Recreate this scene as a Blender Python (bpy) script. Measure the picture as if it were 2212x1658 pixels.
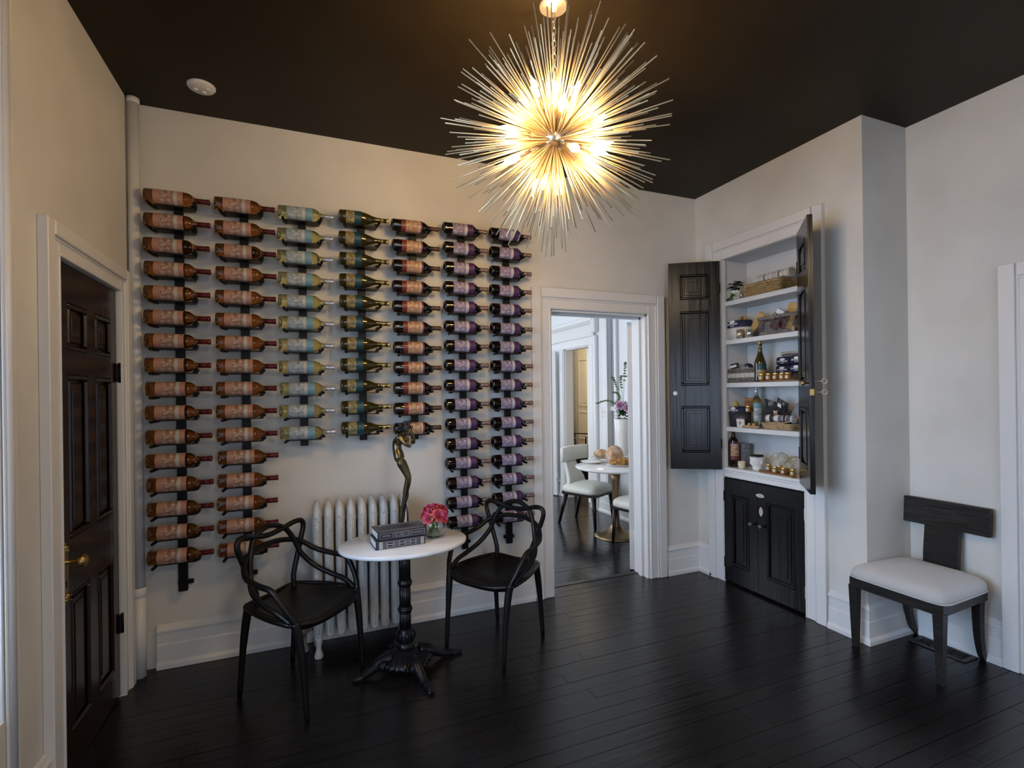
import bpy, math, random
from mathutils import Vector, Matrix
random.seed(7)
sc = bpy.context.scene
for o in list(bpy.data.objects): bpy.data.objects.remove(o)
COL = sc.collection
PI = math.pi
# ------------------------------------------------------------------ camera
FOC, YAW, Y0, ROLL, CH = 1087.25, .3875, 21.65, .0128, 1.5
cr, sr = math.cos(ROLL), math.sin(ROLL)
Rv = Vector((math.cos(YAW), -math.sin(YAW), 0)); Fv = Vector((math.sin(YAW), math.cos(YAW), 0)); Uv = Vector((0, 0, 1))
cx_, cy_ = Rv * cr - Uv * sr, Rv * sr + Uv * cr
cam = bpy.data.cameras.new('camera'); camo = bpy.data.objects.new('camera', cam); COL.objects.link(camo)
m = Matrix((cx_, cy_, -Fv)).transposed().to_4x4(); m.translation = (0, 0, CH); camo.matrix_world = m
cam.sensor_width = 36; cam.lens = FOC / 2212 * 36; cam.shift_y = Y0 / 2212; cam.clip_start = .05
sc.camera = camo
# ------------------------------------------------------------------ world, exposure, daylight
w = bpy.data.worlds.new('world'); sc.world = w; w.use_nodes = True
w.node_tree.nodes['Background'].inputs[0].default_value = (.62, .74, 1, 1)
w.node_tree.nodes['Background'].inputs[1].default_value = 1.6
sc.view_settings.view_transform = 'Standard'; sc.view_settings.look = 'None'
sc.view_settings.gamma = 1; sc.view_settings.exposure = -0.14
try: sc.view_settings.use_curve_mapping = False
except Exception: pass
BULB = 310
def area(name, loc, direction, sx, sy, power, color):
    l = bpy.data.lights.new(name, 'AREA'); l.shape = 'RECTANGLE'; l.size = sx; l.size_y = sy; l.energy = power; l.color = color
    o = bpy.data.objects.new(name, l); COL.objects.link(o); o.location = loc
    o.rotation_euler = Vector(direction).to_track_quat('-Z', 'Y').to_euler(); return o
area('daylight_side_window', (-.978, 1.25, 1.50), (1, .05, -.25), 1.5, 1.5, 40, (.50, .70, 1)).data.spread = 2.1
area('daylight_rear_window', (.75, -2.29, 1.45), (.1, 1, -.1), 1.3, 1.5, 21, (.66, .80, 1))
area('daylight_dining_window', (.30, 5.6, 1.75), (1, -.05, -.1), 2.4, 1.9, 58, (.88, .94, 1))
area('daylight_dining_far_window', (1.9, 8.95, 1.7), (0.1, -1, -.1), 1.6, 1.9, 32, (.88, .94, 1))
area('rear_warm_fill', (.7, -1.0, 3.08), (0, .35, -1), .45, .45, 25, (1, .78, .50))  # added unseen warm fill behind the camera, brightens the lower walls
area('hall_ceiling_lamp', (4.35, 7.4, 2.95), (0, 0, -1), .4, .4, 26, (1, .80, .52))
# ------------------------------------------------------------------ materials
MT = {}
def mat(name, col=(.8, .8, .8), rough=.5, metal=0, trans=0, ior=1.45, noise=None, bump=None, emit=None, coat=0, spec=None, sheen=0):
    if name in MT: return MT[name]
    M = bpy.data.materials.new(name); M.use_nodes = True; nt = M.node_tree; b = nt.nodes['Principled BSDF']
    b.inputs['Base Color'].default_value = (*col, 1); b.inputs['Roughness'].default_value = rough
    b.inputs['Metallic'].default_value = metal; b.inputs['Transmission Weight'].default_value = trans; b.inputs['IOR'].default_value = ior
    b.inputs['Coat Weight'].default_value = coat
    if spec is not None: b.inputs['Specular IOR Level'].default_value = spec
    if sheen: b.inputs['Sheen Weight'].default_value = sheen
    if emit: b.inputs['Emission Color'].default_value = (*emit[0], 1); b.inputs['Emission Strength'].default_value = emit[1]
    tc = nt.nodes.new('ShaderNodeTexCoord')
    if noise:   # (scale, second colour, detail, stretch)
        mp = nt.nodes.new('ShaderNodeMapping'); nt.links.new(tc.outputs['Object'], mp.inputs[0])
        if len(noise) > 3: mp.inputs['Scale'].default_value = noise[3]
        n = nt.nodes.new('ShaderNodeTexNoise'); n.inputs['Scale'].default_value = noise[0]; n.inputs['Detail'].default_value = noise[2]
        nt.links.new(mp.outputs[0], n.inputs[0])
        r = nt.nodes.new('ShaderNodeValToRGB'); r.color_ramp.elements[0].color = (*col, 1); r.color_ramp.elements[1].color = (*noise[1], 1)
        r.color_ramp.elements[0].position = .35; r.color_ramp.elements[1].position = .68
        nt.links.new(n.outputs[0], r.inputs[0]); nt.links.new(r.outputs[0], b.inputs['Base Color'])
    if bump:    # (scale, strength, stretch)
        mp = nt.nodes.new('ShaderNodeMapping'); nt.links.new(tc.outputs['Object'], mp.inputs[0])
        if len(bump) > 2: mp.inputs['Scale'].default_value = bump[2]
        n = nt.nodes.new('ShaderNodeTexNoise'); n.inputs['Scale'].default_value = bump[0]; n.inputs['Detail'].default_value = 4
        nt.links.new(mp.outputs[0], n.inputs[0])
        bp = nt.nodes.new('ShaderNodeBump'); bp.inputs['Strength'].default_value = bump[1]; bp.inputs['Distance'].default_value = .01
        nt.links.new(n.outputs[0], bp.inputs['Height']); nt.links.new(bp.outputs[0], b.inputs['Normal'])
    MT[name] = M; return M
def stripes(name, axis, scale, cols, rough=.8, offset=0):
    """constant colour bands along one object axis; cols = [(pos, colour), ...] over one repeat"""
    M = bpy.data.materials.new(name); M.use_nodes = True; nt = M.node_tree; b = nt.nodes['Principled BSDF']; b.inputs['Roughness'].default_value = rough
    tc = nt.nodes.new('ShaderNodeTexCoord'); sp = nt.nodes.new('ShaderNodeSeparateXYZ'); nt.links.new(tc.outputs['Object'], sp.inputs[0])
    mu = nt.nodes.new('ShaderNodeMath'); mu.operation = 'MULTIPLY_ADD'; mu.inputs[1].default_value = scale; mu.inputs[2].default_value = 50 + offset
    nt.links.new(sp.outputs[axis], mu.inputs[0])
    fr = nt.nodes.new('ShaderNodeMath'); fr.operation = 'FRACT'; nt.links.new(mu.outputs[0], fr.inputs[0])
    r = nt.nodes.new('ShaderNodeValToRGB'); r.color_ramp.interpolation = 'CONSTANT'; e = r.color_ramp.elements
    e[0].position = cols[0][0]; e[0].color = (*cols[0][1], 1); e[1].position = cols[1][0]; e[1].color = (*cols[1][1], 1)
    for p, c in cols[2:]:
        q = e.new(p); q.color = (*c, 1)
    nt.links.new(fr.outputs[0], r.inputs[0]); nt.links.new(r.outputs[0], b.inputs['Base Color']); return M
WALL = mat('wall_paint', (.68, .665, .62), .62, noise=(1.7, (.585, .57, .525), 3), bump=(7, .10))
TRIM = mat('trim_paint', (.70, .695, .685), .38, bump=(14, .06))
CEIL = mat('ceiling_paint', (.013, .0085, .0035), .5, noise=(1.2, (.020, .0145, .0065), 3), spec=.2)
BLACKP = mat('black_gloss_paint', (.0045, .0045, .006), .24, bump=(20, .22, (1, 1, .08)), coat=0, spec=.55)
BROWNP = mat('brown_black_paint', (.014, .006, .003), .26, bump=(20, .14, (1, 1, .1)))
PLANK = mat('black_floor_paint', (.0055, .0048, .0048), .27, noise=(3, (.011, .0095, .0095), 4, (1, 9, 1)), bump=(5, .13, (1, 7, 1)))
GAP = mat('floor_gap', (.002, .002, .002), .8)
BLACKM = mat('black_rack_steel', (.004, .0035, .003), .45, spec=.25)
IRON = mat('black_cast_iron', (.012, .012, .014), .33, metal=.5, bump=(60, .25))
PLAST = mat('matte_black_plastic', (.0045, .004, .0035), .38, spec=.35)
RAD = mat('radiator_paint', (.62, .61, .58), .40, noise=(7, (.52, .50, .46), 4), bump=(55, .35))
MARBLE = mat('white_marble', (.80, .79, .78), .18, noise=(5, (.66, .66, .67), 9, (1, 2.2, 1)))
BRASS = mat('aged_brass', (.55, .38, .13), .30, metal=1, bump=(120, .3))
NICKEL = mat('brushed_pewter', (.55, .50, .42), .32, metal=1)
BRONZE = mat('statue_bronze', (.21, .155, .07), .30, metal=.9, noise=(12, (.12, .10, .055), 3))
DBRONZE = mat('dark_bronze', (.045, .043, .045), .42, metal=.7, bump=(90, .5))
CHAMP = mat('champagne_rod', (.86, .68, .42), .38, metal=.55)
SILVERL = mat('champagne_leaf', (.72, .64, .52), .38, metal=.7, bump=(60, .2))
GLASS = mat('clear_glass', (.97, .99, .98), .02, trans=1)
WATER = mat('water', (.93, .97, .93), .0, trans=1, ior=1.33)
LINEN = mat('grey_linen', (.50, .49, .475), .85, bump=(260, .12), sheen=.2)
LEATHER = mat('cream_leather', (.62, .62, .56), .42, bump=(80, .05))
DWOOD = mat('black_stained_wood', (.010, .009, .008), .45, noise=(9, (.026, .023, .021), 5, (1, .8, 12)), bump=(24, .3, (1, 1, 12)), spec=.3)
DWOODX = mat('black_stained_wood_rail', (.010, .009, .008), .45, noise=(9, (.034, .031, .029), 5, (3, .8, 14)), bump=(24, .3, (2, 1, 14)), spec=.3)
DLEG = mat('espresso_wood', (.012, .009, .008), .3)
WHITEC = mat('white_ceramic', (.78, .78, .76), .22)
LEAF = mat('dark_green_leaf', (.018, .060, .012), .4, noise=(9, (.035, .10, .02), 2))
PAPER = mat('book_pages', (.72, .70, .64), .8)
NAVY = mat('navy_cloth', (.012, .015, .045), .75)
WHITET = mat('white_print', (.75, .75, .76), .6)
WICK = mat('seagrass', (.42, .29, .13), .7, noise=(40, (.25, .16, .06), 3), bump=(150, .5))
WICKT = mat('tan_willow', (.50, .36, .20), .65, noise=(40, (.32, .22, .12), 3))
WICKG = mat('grey_willow', (.22, .20, .185), .7, noise=(45, (.12, .105, .095), 3), bump=(150, .5))
WOODB = mat('acacia_board', (.20, .09, .035), .45, noise=(6, (.40, .21, .08), 4, (1, 1, 7)))
WOODL = mat('bamboo_board', (.55, .36, .13), .45, noise=(6, (.42, .26, .09), 3, (1, 1, 7)))
HONEY = mat('honey', (.42, .19, .03), .15, trans=.35)
GOLD = mat('gold_metal', (.80, .58, .22), .22, metal=1)
CORK = mat('cork', (.50, .34, .19), .8, noise=(60, (.36, .22, .11), 3))
BREAD = mat('bread_crust', (.52, .27, .10), .75, noise=(14, (.72, .60, .46), 4), bump=(35, .6))
FLOUR = mat('floured_crust', (.66, .52, .40), .8, noise=(18, (.46, .25, .11), 3), bump=(35, .5))
FOCA = mat('focaccia_crust', (.60, .33, .08), .6, noise=(22, (.16, .05, .02), 4), bump=(40, .9))
# ------------------------------------------------------------------ mesh builder
class MB:
    def __init__(s): s.v = []; s.f = []; s.mi = []; s.sm = []; s.cur = 0
    def add(s, V, F, smooth=False, M=None):
        n = len(s.v)
        for p in V:
            p = Vector(p); s.v.append(M @ p if M else p)
        for f in F: s.f.append([i + n for i in f]); s.mi.append(s.cur); s.sm.append(smooth)
        return s
    def box(s, x0, x1, y0, y1, z0, z1, M=None, bev=0):
        x0, x1 = sorted((x0, x1)); y0, y1 = sorted((y0, y1)); z0, z1 = sorted((z0, z1))
        if bev:
            b = min(bev, (x1-x0)*.45, (y1-y0)*.45, (z1-z0)*.45)
            V = []
            for X, sx in ((x0, 1), (x1, -1)):
                for Y, sy in ((y0, 1), (y1, -1)):
                    for Z, sz in ((z0, 1), (z1, -1)):
                        V += [(X, Y+sy*b, Z+sz*b), (X+sx*b, Y, Z+sz*b), (X+sx*b, Y+sy*b, Z)]
            ix = lambda i, j, k, a: (i*4+j*2+k)*3+a
            F = []
            for i in (0, 1): F.append([ix(i,0,0,0), ix(i,0,1,0), ix(i,1,1,0), ix(i,1,0,0)])
            for j in (0, 1): F.append([ix(0,j,0,1), ix(1,j,0,1), ix(1,j,1,1), ix(0,j,1,1)])
            for k in (0, 1): F.append([ix(0,0,k,2), ix(0,1,k,2), ix(1,1,k,2), ix(1,0,k,2)])
            for i in (0, 1):
                for j in (0, 1): F.append([ix(i,j,0,0), ix(i,j,0,1), ix(i,j,1,1), ix(i,j,1,0)])
                for k in (0, 1): F.append([ix(i,0,k,0), ix(i,0,k,2), ix(i,1,k,2), ix(i,1,k,0)])
            for j in (0, 1):
                for k in (0, 1): F.append([ix(0,j,k,1), ix(0,j,k,2), ix(1,j,k,2), ix(1,j,k,1)])
            for i in (0, 1):
                for j in (0, 1):
                    for k in (0, 1): F.append([ix(i,j,k,0), ix(i,j,k,1), ix(i,j,k,2)])
            return s.add(V, F, False, M)
        V = [(x, y, z) for x in (x0, x1) for y in (y0, y1) for z in (z0, z1)]
        return s.add(V, [(0,1,3,2), (4,6,7,5), (0,4,5,1), (2,3,7,6), (0,2,6,4), (1,5,7,3)], False, M)
    def lathe(s, prof, n=24, M=None, smooth=True, cap=True, a0=0, a1=2*PI, sx=1, sy=1, flute=0, nf=0):
        full = abs(a1-a0-2*PI) < 1e-6; k = n if full else n+1; V = []
        for r, z in prof:
            for i in range(k):
                a = a0 + (a1-a0)*i/n; rr = r*(1+flute*math.cos(nf*a)) if nf else r
                V.append((rr*math.cos(a)*sx, rr*math.sin(a)*sy, z))
        F = []
        for j in range(len(prof)-1):
            for i in range(n):
                i2 = (i+1) % k if full else i+1
                F.append((j*k+i, j*k+i2, (j+1)*k+i2, (j+1)*k+i))
        s.add(V, F, smooth, M)
        if cap and full:
            b = len(s.v)-len(V)
            for j, rev in ((0, True), (len(prof)-1, False)):
                if prof[j][0] > 1e-6:
                    f = [b+j*k+i for i in range(k)]; s.f.append(f[::-1] if rev else f); s.mi.append(s.cur); s.sm.append(False)
        return s
    def tube(s, pts, r, n=8, closed=False, M=None, cap=True, ry=None):
        P = [Vector(p) for p in pts]; L = len(P); V = []; up = None
        for i, p in enumerate(P):
            t = (P[(i+1) % L]-P[i-1]) if closed else (P[min(i+1, L-1)]-P[max(i-1, 0)])
            if t.length < 1e-9: t = Vector((0, 0, 1))
            t.normalize()
            if up is None:
                up = Vector((0, 0, 1)) if abs(t.z) < .9 else Vector((1, 0, 0))
            a = t.cross(up); a = a.normalized() if a.length > 1e-6 else t.orthogonal().normalized()
            b = a.cross(t).normalized(); up = b
            ra = r[i] if isinstance(r, (list, tuple)) else r; rb = ra*(ry or 1)
            for k in range(n):
                q = 2*PI*k/n; V.append(p+a*math.cos(q)*ra+b*math.sin(q)*rb)
        F = []
        for i in range(L if closed else L-1):
            j = (i+1) % L
            for k in range(n): F.append((i*n+k, i*n+(k+1) % n, j*n+(k+1) % n, j*n+k))
        if cap and not closed: F.append(tuple(range(n))[::-1]); F.append(tuple((L-1)*n+k for k in range(n)))
        return s.add(V, F, True, M)
    def prism(s, poly, axis, a, b, M=None):
        """extrude 2-D polygon along axis ('x': poly=(y,z), 'y': (x,z), 'z': (x,y))"""
        mk = {'x': lambda p, t: (t, p[0], p[1]), 'y': lambda p, t: (p[0], t, p[1]), 'z': lambda p, t: (p[0], p[1], t)}[axis]
        n = len(poly); V = [mk(p, a) for p in poly]+[mk(p, b) for p in poly]
        F = [tuple(range(n))[::-1], tuple(range(n, 2*n))]+[(i, (i+1) % n, n+(i+1) % n, n+i) for i in range(n)]
        return s.add(V, F, False, M)
    def ball(s, c, rx, ry=None, rz=None, n=14, m=9, M=None):
        ry = ry or rx; rz = rz or rx
        prof = [(math.sin(PI*j/m), -math.cos(PI*j/m)) for j in range(m+1)]
        T = Matrix.Translation(c) @ Matrix.Diagonal((rx, ry, rz, 1))
        return s.lathe([(max(a, 1e-5), b) for a, b in prof], n, (M @ T) if M else T, cap=False)
    def build(s, name, material, parent=None, kind=None, label=None):
        me = bpy.data.meshes.new(name); me.from_pydata([tuple(v) for v in s.v], [], s.f)
        for M in (material if isinstance(material, (list, tuple)) else [material]): me.materials.append(M)
        me.polygons.foreach_set('material_index', s.mi); me.polygons.foreach_set('use_smooth', s.sm)
        me.validate(); me.update()
        if me.polygons: 
            import bmesh
            bm = bmesh.new(); bm.from_mesh(me); bmesh.ops.recalc_face_normals(bm, faces=bm.faces); bm.to_mesh(me); bm.free()
        o = bpy.data.objects.new(name, me); COL.objects.link(o)
        if parent: o.parent = parent
        if kind: o['kind'] = kind
        if label: o['label'] = label
        return o
def tag(o, label, cat, group=None):
    o['label'] = label; o['category'] = cat
    if group: o['group'] = group
    return o
def thing(name, label, cat, loc=(0, 0, 0), rz=0, group=None):
    o = bpy.data.objects.new(name, None); COL.objects.link(o); o.empty_display_size = .05
    o.location = loc; o.rotation_euler = (0, 0, rz); return tag(o, label, cat, group)
def dup(o, parent=None):
    c = o.copy(); COL.objects.link(c); c.parent = parent
    for ch in o.children: dup(ch, c)
    return c
def struct(name, mb, material, label=None): return mb.build(name, material, kind='structure', label=label)
def spline(pts, n=8, closed=False):
    P = [Vector(p) for p in pts]; L = len(P); out = []
    for i in range(L if closed else L-1):
        if closed: a, b, c, d = P[i-1], P[i], P[(i+1) % L], P[(i+2) % L]
        else: a, b, c, d = P[max(i-1, 0)], P[i], P[i+1], P[min(i+2, L-1)]
        for k in range(n):
            t = k/n; out.append(.5*((2*b)+(c-a)*t+(2*a-5*b+4*c-d)*t*t+(3*b-a-3*c+d)*t**3))
    if not closed: out.append(P[-1])
    return out
def RX(a): return Matrix.Rotation(a, 4, 'X')
def RY(a): return Matrix.Rotation(a, 4, 'Y')
def RZ(a): return Matrix.Rotation(a, 4, 'Z')
def T(x, y, z): return Matrix.Translation((x, y, z))
def aim(d): return Vector(d).normalized().to_track_quat('Z', 'Y').to_matrix().to_4x4()
def lettering(text, size, parent, M, material, depth=.0006, name='lettering', spacing=1.0, sx=1):
    cu = bpy.data.curves.new('txt', 'FONT'); cu.body = text; cu.size = size; cu.extrude = depth; cu.align_x = 'CENTER'; cu.align_y = 'CENTER'
    cu.resolution_u = 2; cu.space_character = spacing; cu.offset = size*.02
    o = bpy.data.objects.new('txt', cu); COL.objects.link(o)
    dg = bpy.context.evaluated_depsgraph_get(); me = bpy.data.meshes.new_from_object(o.evaluated_get(dg))
    bpy.data.objects.remove(o); me.transform(M @ Matrix.Diagonal((sx, 1, 1, 1)))
    me.materials.clear(); me.materials.append(material); me.name = name
    p = bpy.data.objects.new(name, me); COL.objects.link(p); p.parent = parent; return p
# ------------------------------------------------------------------ room shell
YB, XR, XL, YJ, XR2, H = 3.349, 3.061, -.884, 1.969, 3.474, 3.126
YF = -2.3; YB2 = 3.53; HX = 3.455       # front wall, dining-room side of the back wall, dining-room right wall
ZD = 3.3
m = MB()                                # back wall with the doorway
m.box(XL-.15, 1.675, YB, YB2, 0, H); m.box(2.546, HX+.12, YB, YB2, 0, H); m.box(1.675, 2.546, YB, YB2, 2.125, H)
struct('wall_back', m, WALL)
m = MB()                                # left wall: door opening and window opening
m.box(XL-.14, XL, 3.10, YB+.02, 0, H); m.box(XL-.14, XL, 2.418, 3.10, 2.045, H); m.box(XL-.14, XL, 2.07, 2.418, 0, H)
m.box(XL-.14, XL, .5, 2.07, 0, .5); m.box(XL-.14, XL, .5, 2.07, 2.95, H); m.box(XL-.14, XL, YF, .5, 0, H)
struct('wall_left', m, WALL)
CY0, CY1, CZT = 2.355, 3.055, 2.535
m = MB()
m.box(XR, XR+.02, CY1, YB+.0, 0, H); m.box(XR, XR+.02, YJ, CY0, 0, H); m.box(XR, XR+.02, CY0, CY1, CZT, H)
m.box(XR+.02, HX+.12, YJ, YJ+.02, 0, H)
m.box(XR+.02, HX+.12, YJ+.02, CY0-.03, H-.4, H)
struct('wall_right', m, WALL)
m = MB(); m.box(XR2, XR2+.12, 1.36, YJ+.0, 0, H); m.box(XR2, XR2+.12, .45, 1.36, 2.0, H); m.box(XR2, XR2+.12, YF, .45, 0, H)
struct('wall_recess', m, WALL)
m = MB(); m.box(XL, 0.0, YF-.12, YF, 0, H); m.box(1.5, XR2+.12, YF-.12, YF, 0, H); m.box(0.0, 1.5, YF-.12, YF, 0, .6); m.box(0.0, 1.5, YF-.12, YF, 2.3, H)
struct('wall_front', m, WALL)
m = MB(); m.box(XL-.14, XR2+.12, YF-.12, YB2, H, H+.1); struct('ceiling', m, CEIL)
fl = MB().box(XL-.14, XR2+.12, YF-.12, YB2-.01, -.08, -.012).build('floor', GAP, kind='structure')
# painted strip boards, each its own piece
pk = 0; yb = -.1; far_m = MB()
while yb < YB2-.02:
    wd = .083; y1 = min(yb+wd, YB2-.012); x = XL-.13-random.random()*1.2
    while x < XR2:
        L = random.uniform(1.3, 2.3); xa, xb = max(x, XL-.13), min(x+L, XR2)
        dz = random.uniform(-.0006, .0006)
        if xb > xa+.02:
            if yb > .9:
                MB().box(xa+.0008, xb-.0008, yb+.0009, y1-.0009, -.012, dz).build('floor_board', PLANK, fl)
            else: far_m.box(xa+.0008, xb-.0008, yb+.0009, y1-.0009, -.012, dz)
        x += L
    yb = y1
o = far_m.build('floor_boards', PLANK, fl); o['kind'] = 'stuff'
m = MB(); yb = YF
while yb < -.1: m.box(XL, XR2, yb+.001, min(yb+.083, -.1)-.001, -.012, 0); yb += .083
o = m.build('floor_boards', PLANK, fl); o['kind'] = 'stuff'
# baseboards
BP = [(0, 0), (.034, 0), (.034, .022), (.028, .032), (.022, .04), (.02, .128), (.016, .136), (.016, .196), (.026, .202), (.026, .212), (.014, .222), (.012, .232), (.004, .238), (0, .238)]
def base(name, ax, pl, sgn, e0, e1, m0=0, m1=0):
    n = len(BP); pt = lambda a, z, e: (pl+sgn*a, e, z) if ax == 'y' else (e, pl+sgn*a, z)
    V = [pt(a, z, e0+m0*a) for a, z in BP]+[pt(a, z, e1+m1*a) for a, z in BP]
    struct(name, MB().add(V, [tuple(range(n))[::-1], tuple(range(n, 2*n))]+[(i, (i+1) % n, n+(i+1) % n, n+i) for i in range(n)]), TRIM)
def base_y(name, x, sgn, y0, y1, m0=0, m1=0): base(name, 'y', x, sgn, y0, y1, m0, m1)
def base_x(name, y, sgn, x0, x1, m0=0, m1=0): base(name, 'x', y, sgn, x0, x1, m0, m1)
base_x('baseboard_back', YB, -1, XL+.1, 1.53); base_x('baseboard_back.001', YB, -1, 2.712, XR, 0, -1)
base_y('baseboard_right', XR, -1, 3.185, YB, 0, -1); base_y('baseboard_right.001', XR, -1, YJ, 2.2, -1, 0)
base_x('baseboard_return', YJ, -1, XR, XR2, -1, -1); base_y('baseboard_recess', XR2, -1, 1.515, YJ, 0, -1); base_y('baseboard_left', XL, 1, 2.14, 2.295)
# picture-frame style casings: flat board, raised outer band, thin inner bead
def casing(name, along, plane, sgn, a0, a1, ztop, wd, z0=0, parts=None, head=None, material=None):
    """along = axis the opening runs on ('x' or 'y'); plane = wall coordinate; sgn = side the casing sticks out to"""
    m = MB(); hd = head or wd
    def bx(p0, p1, zz0, zz1, d):
        if along == 'x': m.box(p0, p1, plane, plane+sgn*d, zz0, zz1, bev=.003)
        else: m.box(plane, plane+sgn*d, p0, p1, zz0, zz1, bev=.003)
    for s, e in ((-1, a0), (1, a1)):
        bx(e, e+s*(wd-.002), z0, ztop+hd-.002, .020); bx(e+s*wd*.55, e+s*wd, z0, ztop+hd-.001, .034); bx(e+s*.001, e+s*.012, z0, ztop, .026); bx(e+s*wd*.45, e+s*wd*.52, z0, ztop+hd*.45, .026)
    bx(a0, a1, ztop, ztop+hd, .0195); bx(a0-wd*.5, a1+wd*.5, ztop+hd*.55, ztop+hd, .0338); bx(a0, a1, ztop+.001, ztop+.012, .026); bx(a0-wd*.5, a1+wd*.5, ztop+hd*.45, ztop+hd*.52, .0258)
    return struct(name, m, material or TRIM)
casing('trim_1', 'x', YB, -1, 1.675, 2.546, 2.125, .155)
casing('trim_2', 'x', YB2, 1, 1.675, 2.546, 2.125, .155)
m = MB(); m.box(1.675, 1.69, YB, YB2, 0, 2.125); m.box(2.531, 2.546, YB, YB2, 0, 2.125); m.box(1.675, 2.546, YB, YB2, 2.11, 2.126)
m.box(2.515, 2.531, YB+.06, YB+.10, 0, 2.11); m.box(1.69, 2.531, YB+.06, YB+.10, 2.095, 2.11); m.box(1.69, 1.706, YB+.06, YB+.10, 0, 2.11)
struct('trim_3', m, TRIM)
casing('trim_4', 'y', XL, 1, 2.418, 3.10, 2.045, .122)
m = MB(); m.box(XL-.14, XL-.044, 3.088, 3.10, 0, 2.045); m.box(XL-.14, XL-.044, 2.418, 2.43, 0, 2.045); m.box(XL-.14, XL-.044, 2.418, 3.10, 2.033, 2.045); struct('trim_5', m, TRIM)
casing('trim_6', 'y', XR, -1, CY0, CY1, CZT, .15)
casing('trim_7', 'y', XR2, -1, .45, 1.36, 2.0, .155)
# side window on the left wall, rear window
def window(name, along, plane, a0, a1, z0, z1, depth, inner):
    root = MB(); fr = .055
    def bx(mm, p0, p1, q0, q1, d0, d1):
        if along == 'y': mm.box(plane+d0, plane+d1, p0, p1, q0, q1)
        else: mm.box(p0, p1, plane+d0, plane+d1, q0, q1)
    zm = (z0+z1)/2
    for p0, p1, q0, q1 in ((a0, a0+fr, z0, z1), (a1-fr, a1, z0, z1), (a0, a1, z0, z0+fr), (a0, a1, z1-fr, z1), (a0, a1, zm-.025, zm+.025)):
        bx(root, p0, p1, q0, q1, -.08, -.04)
    o = struct(name, root, TRIM)
    for q0, q1 in ((z0+fr, zm-.025), (zm+.025, z1-fr)):
        g = MB(); bx(g, a0+fr, a1-fr, q0, q1, -.062, -.058); g.build('pane', MT.get('pane') or mat('pane', (1, 1, 1), 0, trans=1, ior=1.01), o)
    return o
window('window_1', 'y', XL-.06, .5, 2.07, .5, 2.95, .1, 1); window('window_2', 'x', YF, 0.0, 1.5, .6, 2.3, .1, 1)
m = MB()
m.tube([(XL+.004, 2.082, 0), (XL+.004, 2.082, H-.005)], .017, 12); m.box(XL, XL+.008, 2.06, 2.135, 0, H-.005, bev=.003)
m.box(XL, XL+.02, .38, .5, 0, 3.0, bev=.003); m.box(XL-.135, XL-.002, 2.054, 2.07, .5, 2.95, bev=.002)
struct('trim_8', m, TRIM)
# ------------------------------------------------------------------ dining room beyond the doorway
WHT = mat('dining_paint', (.78, .79, .80), .5, bump=(8, .05))
wr = MB()
wr.box(HX, HX+.12, YB2, 5.16, 0, ZD); wr.box(HX, HX+.12, 5.31, 5.735, 0, ZD); wr.box(HX, HX+.12, 5.16, 5.31, 0, .35); wr.box(HX, HX+.12, 5.16, 5.31, 2.62, ZD)
wr.box(HX, HX+.12, 6.43, 9.1, 0, ZD); wr.box(HX, HX+.12, 5.735, 6.43, 2.13, ZD)
struct('wall_dining', wr, WHT)
m = MB(); m.box(.05, .2, YB2, 9.1, 0, .6); m.box(.05, .2, YB2, 9.1, 2.9, ZD); m.box(.05, .2, YB2, 4.2, .6, 2.9); m.box(.05, .2, 7.0, 9.1, .6, 2.9)
m.box(.05, 6.2, 9.1, 9.22, 0, ZD); struct('wall_dining_far', m, WHT)
m = MB(); m.box(.05, 6.2, YB2, 9.2, ZD, ZD+.1); m.box(.05, HX+.2, YB2, YB2+.02, H, ZD); struct('ceiling.001', m, WHT)
FL2 = mat('dining_floor_paint', (.010, .011, .013), .14, noise=(3, (.018, .019, .022), 4, (9, 1, 1)), bump=(6, .12, (9, 1, 1)))
fl2 = MB().box(.05, 6.2, YB2-.01, 9.2, -.08, -.012).build('floor.001', GAP, kind='structure')
m = MB(); x = .2; 
yb = YB2-.009
for i in range(70):
    y1 = yb+.083
    if y1 > 9.1: break
    L = random.uniform(.4, 1.6); xs = .2
    while xs < 6.1: m.box(xs+.001, min(xs+L, 6.1)-.001, yb+.0012, y1-.0012, -.012, random.uniform(-.0008, .0008)); xs += L; L = random.uniform(1.2, 2.2)
    yb = y1
o = m.build('floor_boards', FL2, fl2); o['kind'] = 'stuff'
m = MB().box(1.68, 2.54, 3.485, 3.53, -.01, .004, bev=.002); struct('trim_9', m, mat('worn_threshold', (.03, .03, .032), .3))
base_y('baseboard_dining', HX, -1, 3.55, 5.60); base_y('baseboard_dining.001', HX, -1, 6.57, 9.0)
# entablature and casing of the inner door
m = MB()
for a, b in ((5.60, 5.735), (6.43, 6.565)):
    m.box(HX-.025, HX, a, b, 0, 2.13, bev=.003); m.box(HX-.036, HX, a+.02, b-.045, 0, 2.13, bev=.003)
m.box(HX-.025, HX, 5.60, 6.565, 2.13, 2.24, bev=.003); m.box(HX-.018, HX, 5.735, 6.43, 2.131, 2.15)
m.box(HX-.04, HX, 5.585, 6.85, 2.24, 2.27, bev=.003); m.box(HX-.03, HX, 5.585, 6.86, 2.27, 2.40, bev=.003); m.prism([(HX, 2.40), (HX-.04, 2.40), (HX-.075, 2.44), (HX-.085, 2.47), (HX, 2.47)], 'y', 5.57, 6.88)
m.box(HX-.05, HX, 5.53, 5.60, 0, 2.24, bev=.01); m.box(HX-.07, HX, 5.515, 5.61, 2.27, 2.62, bev=.01)
struct('trim_10', m, TRIM)
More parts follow.
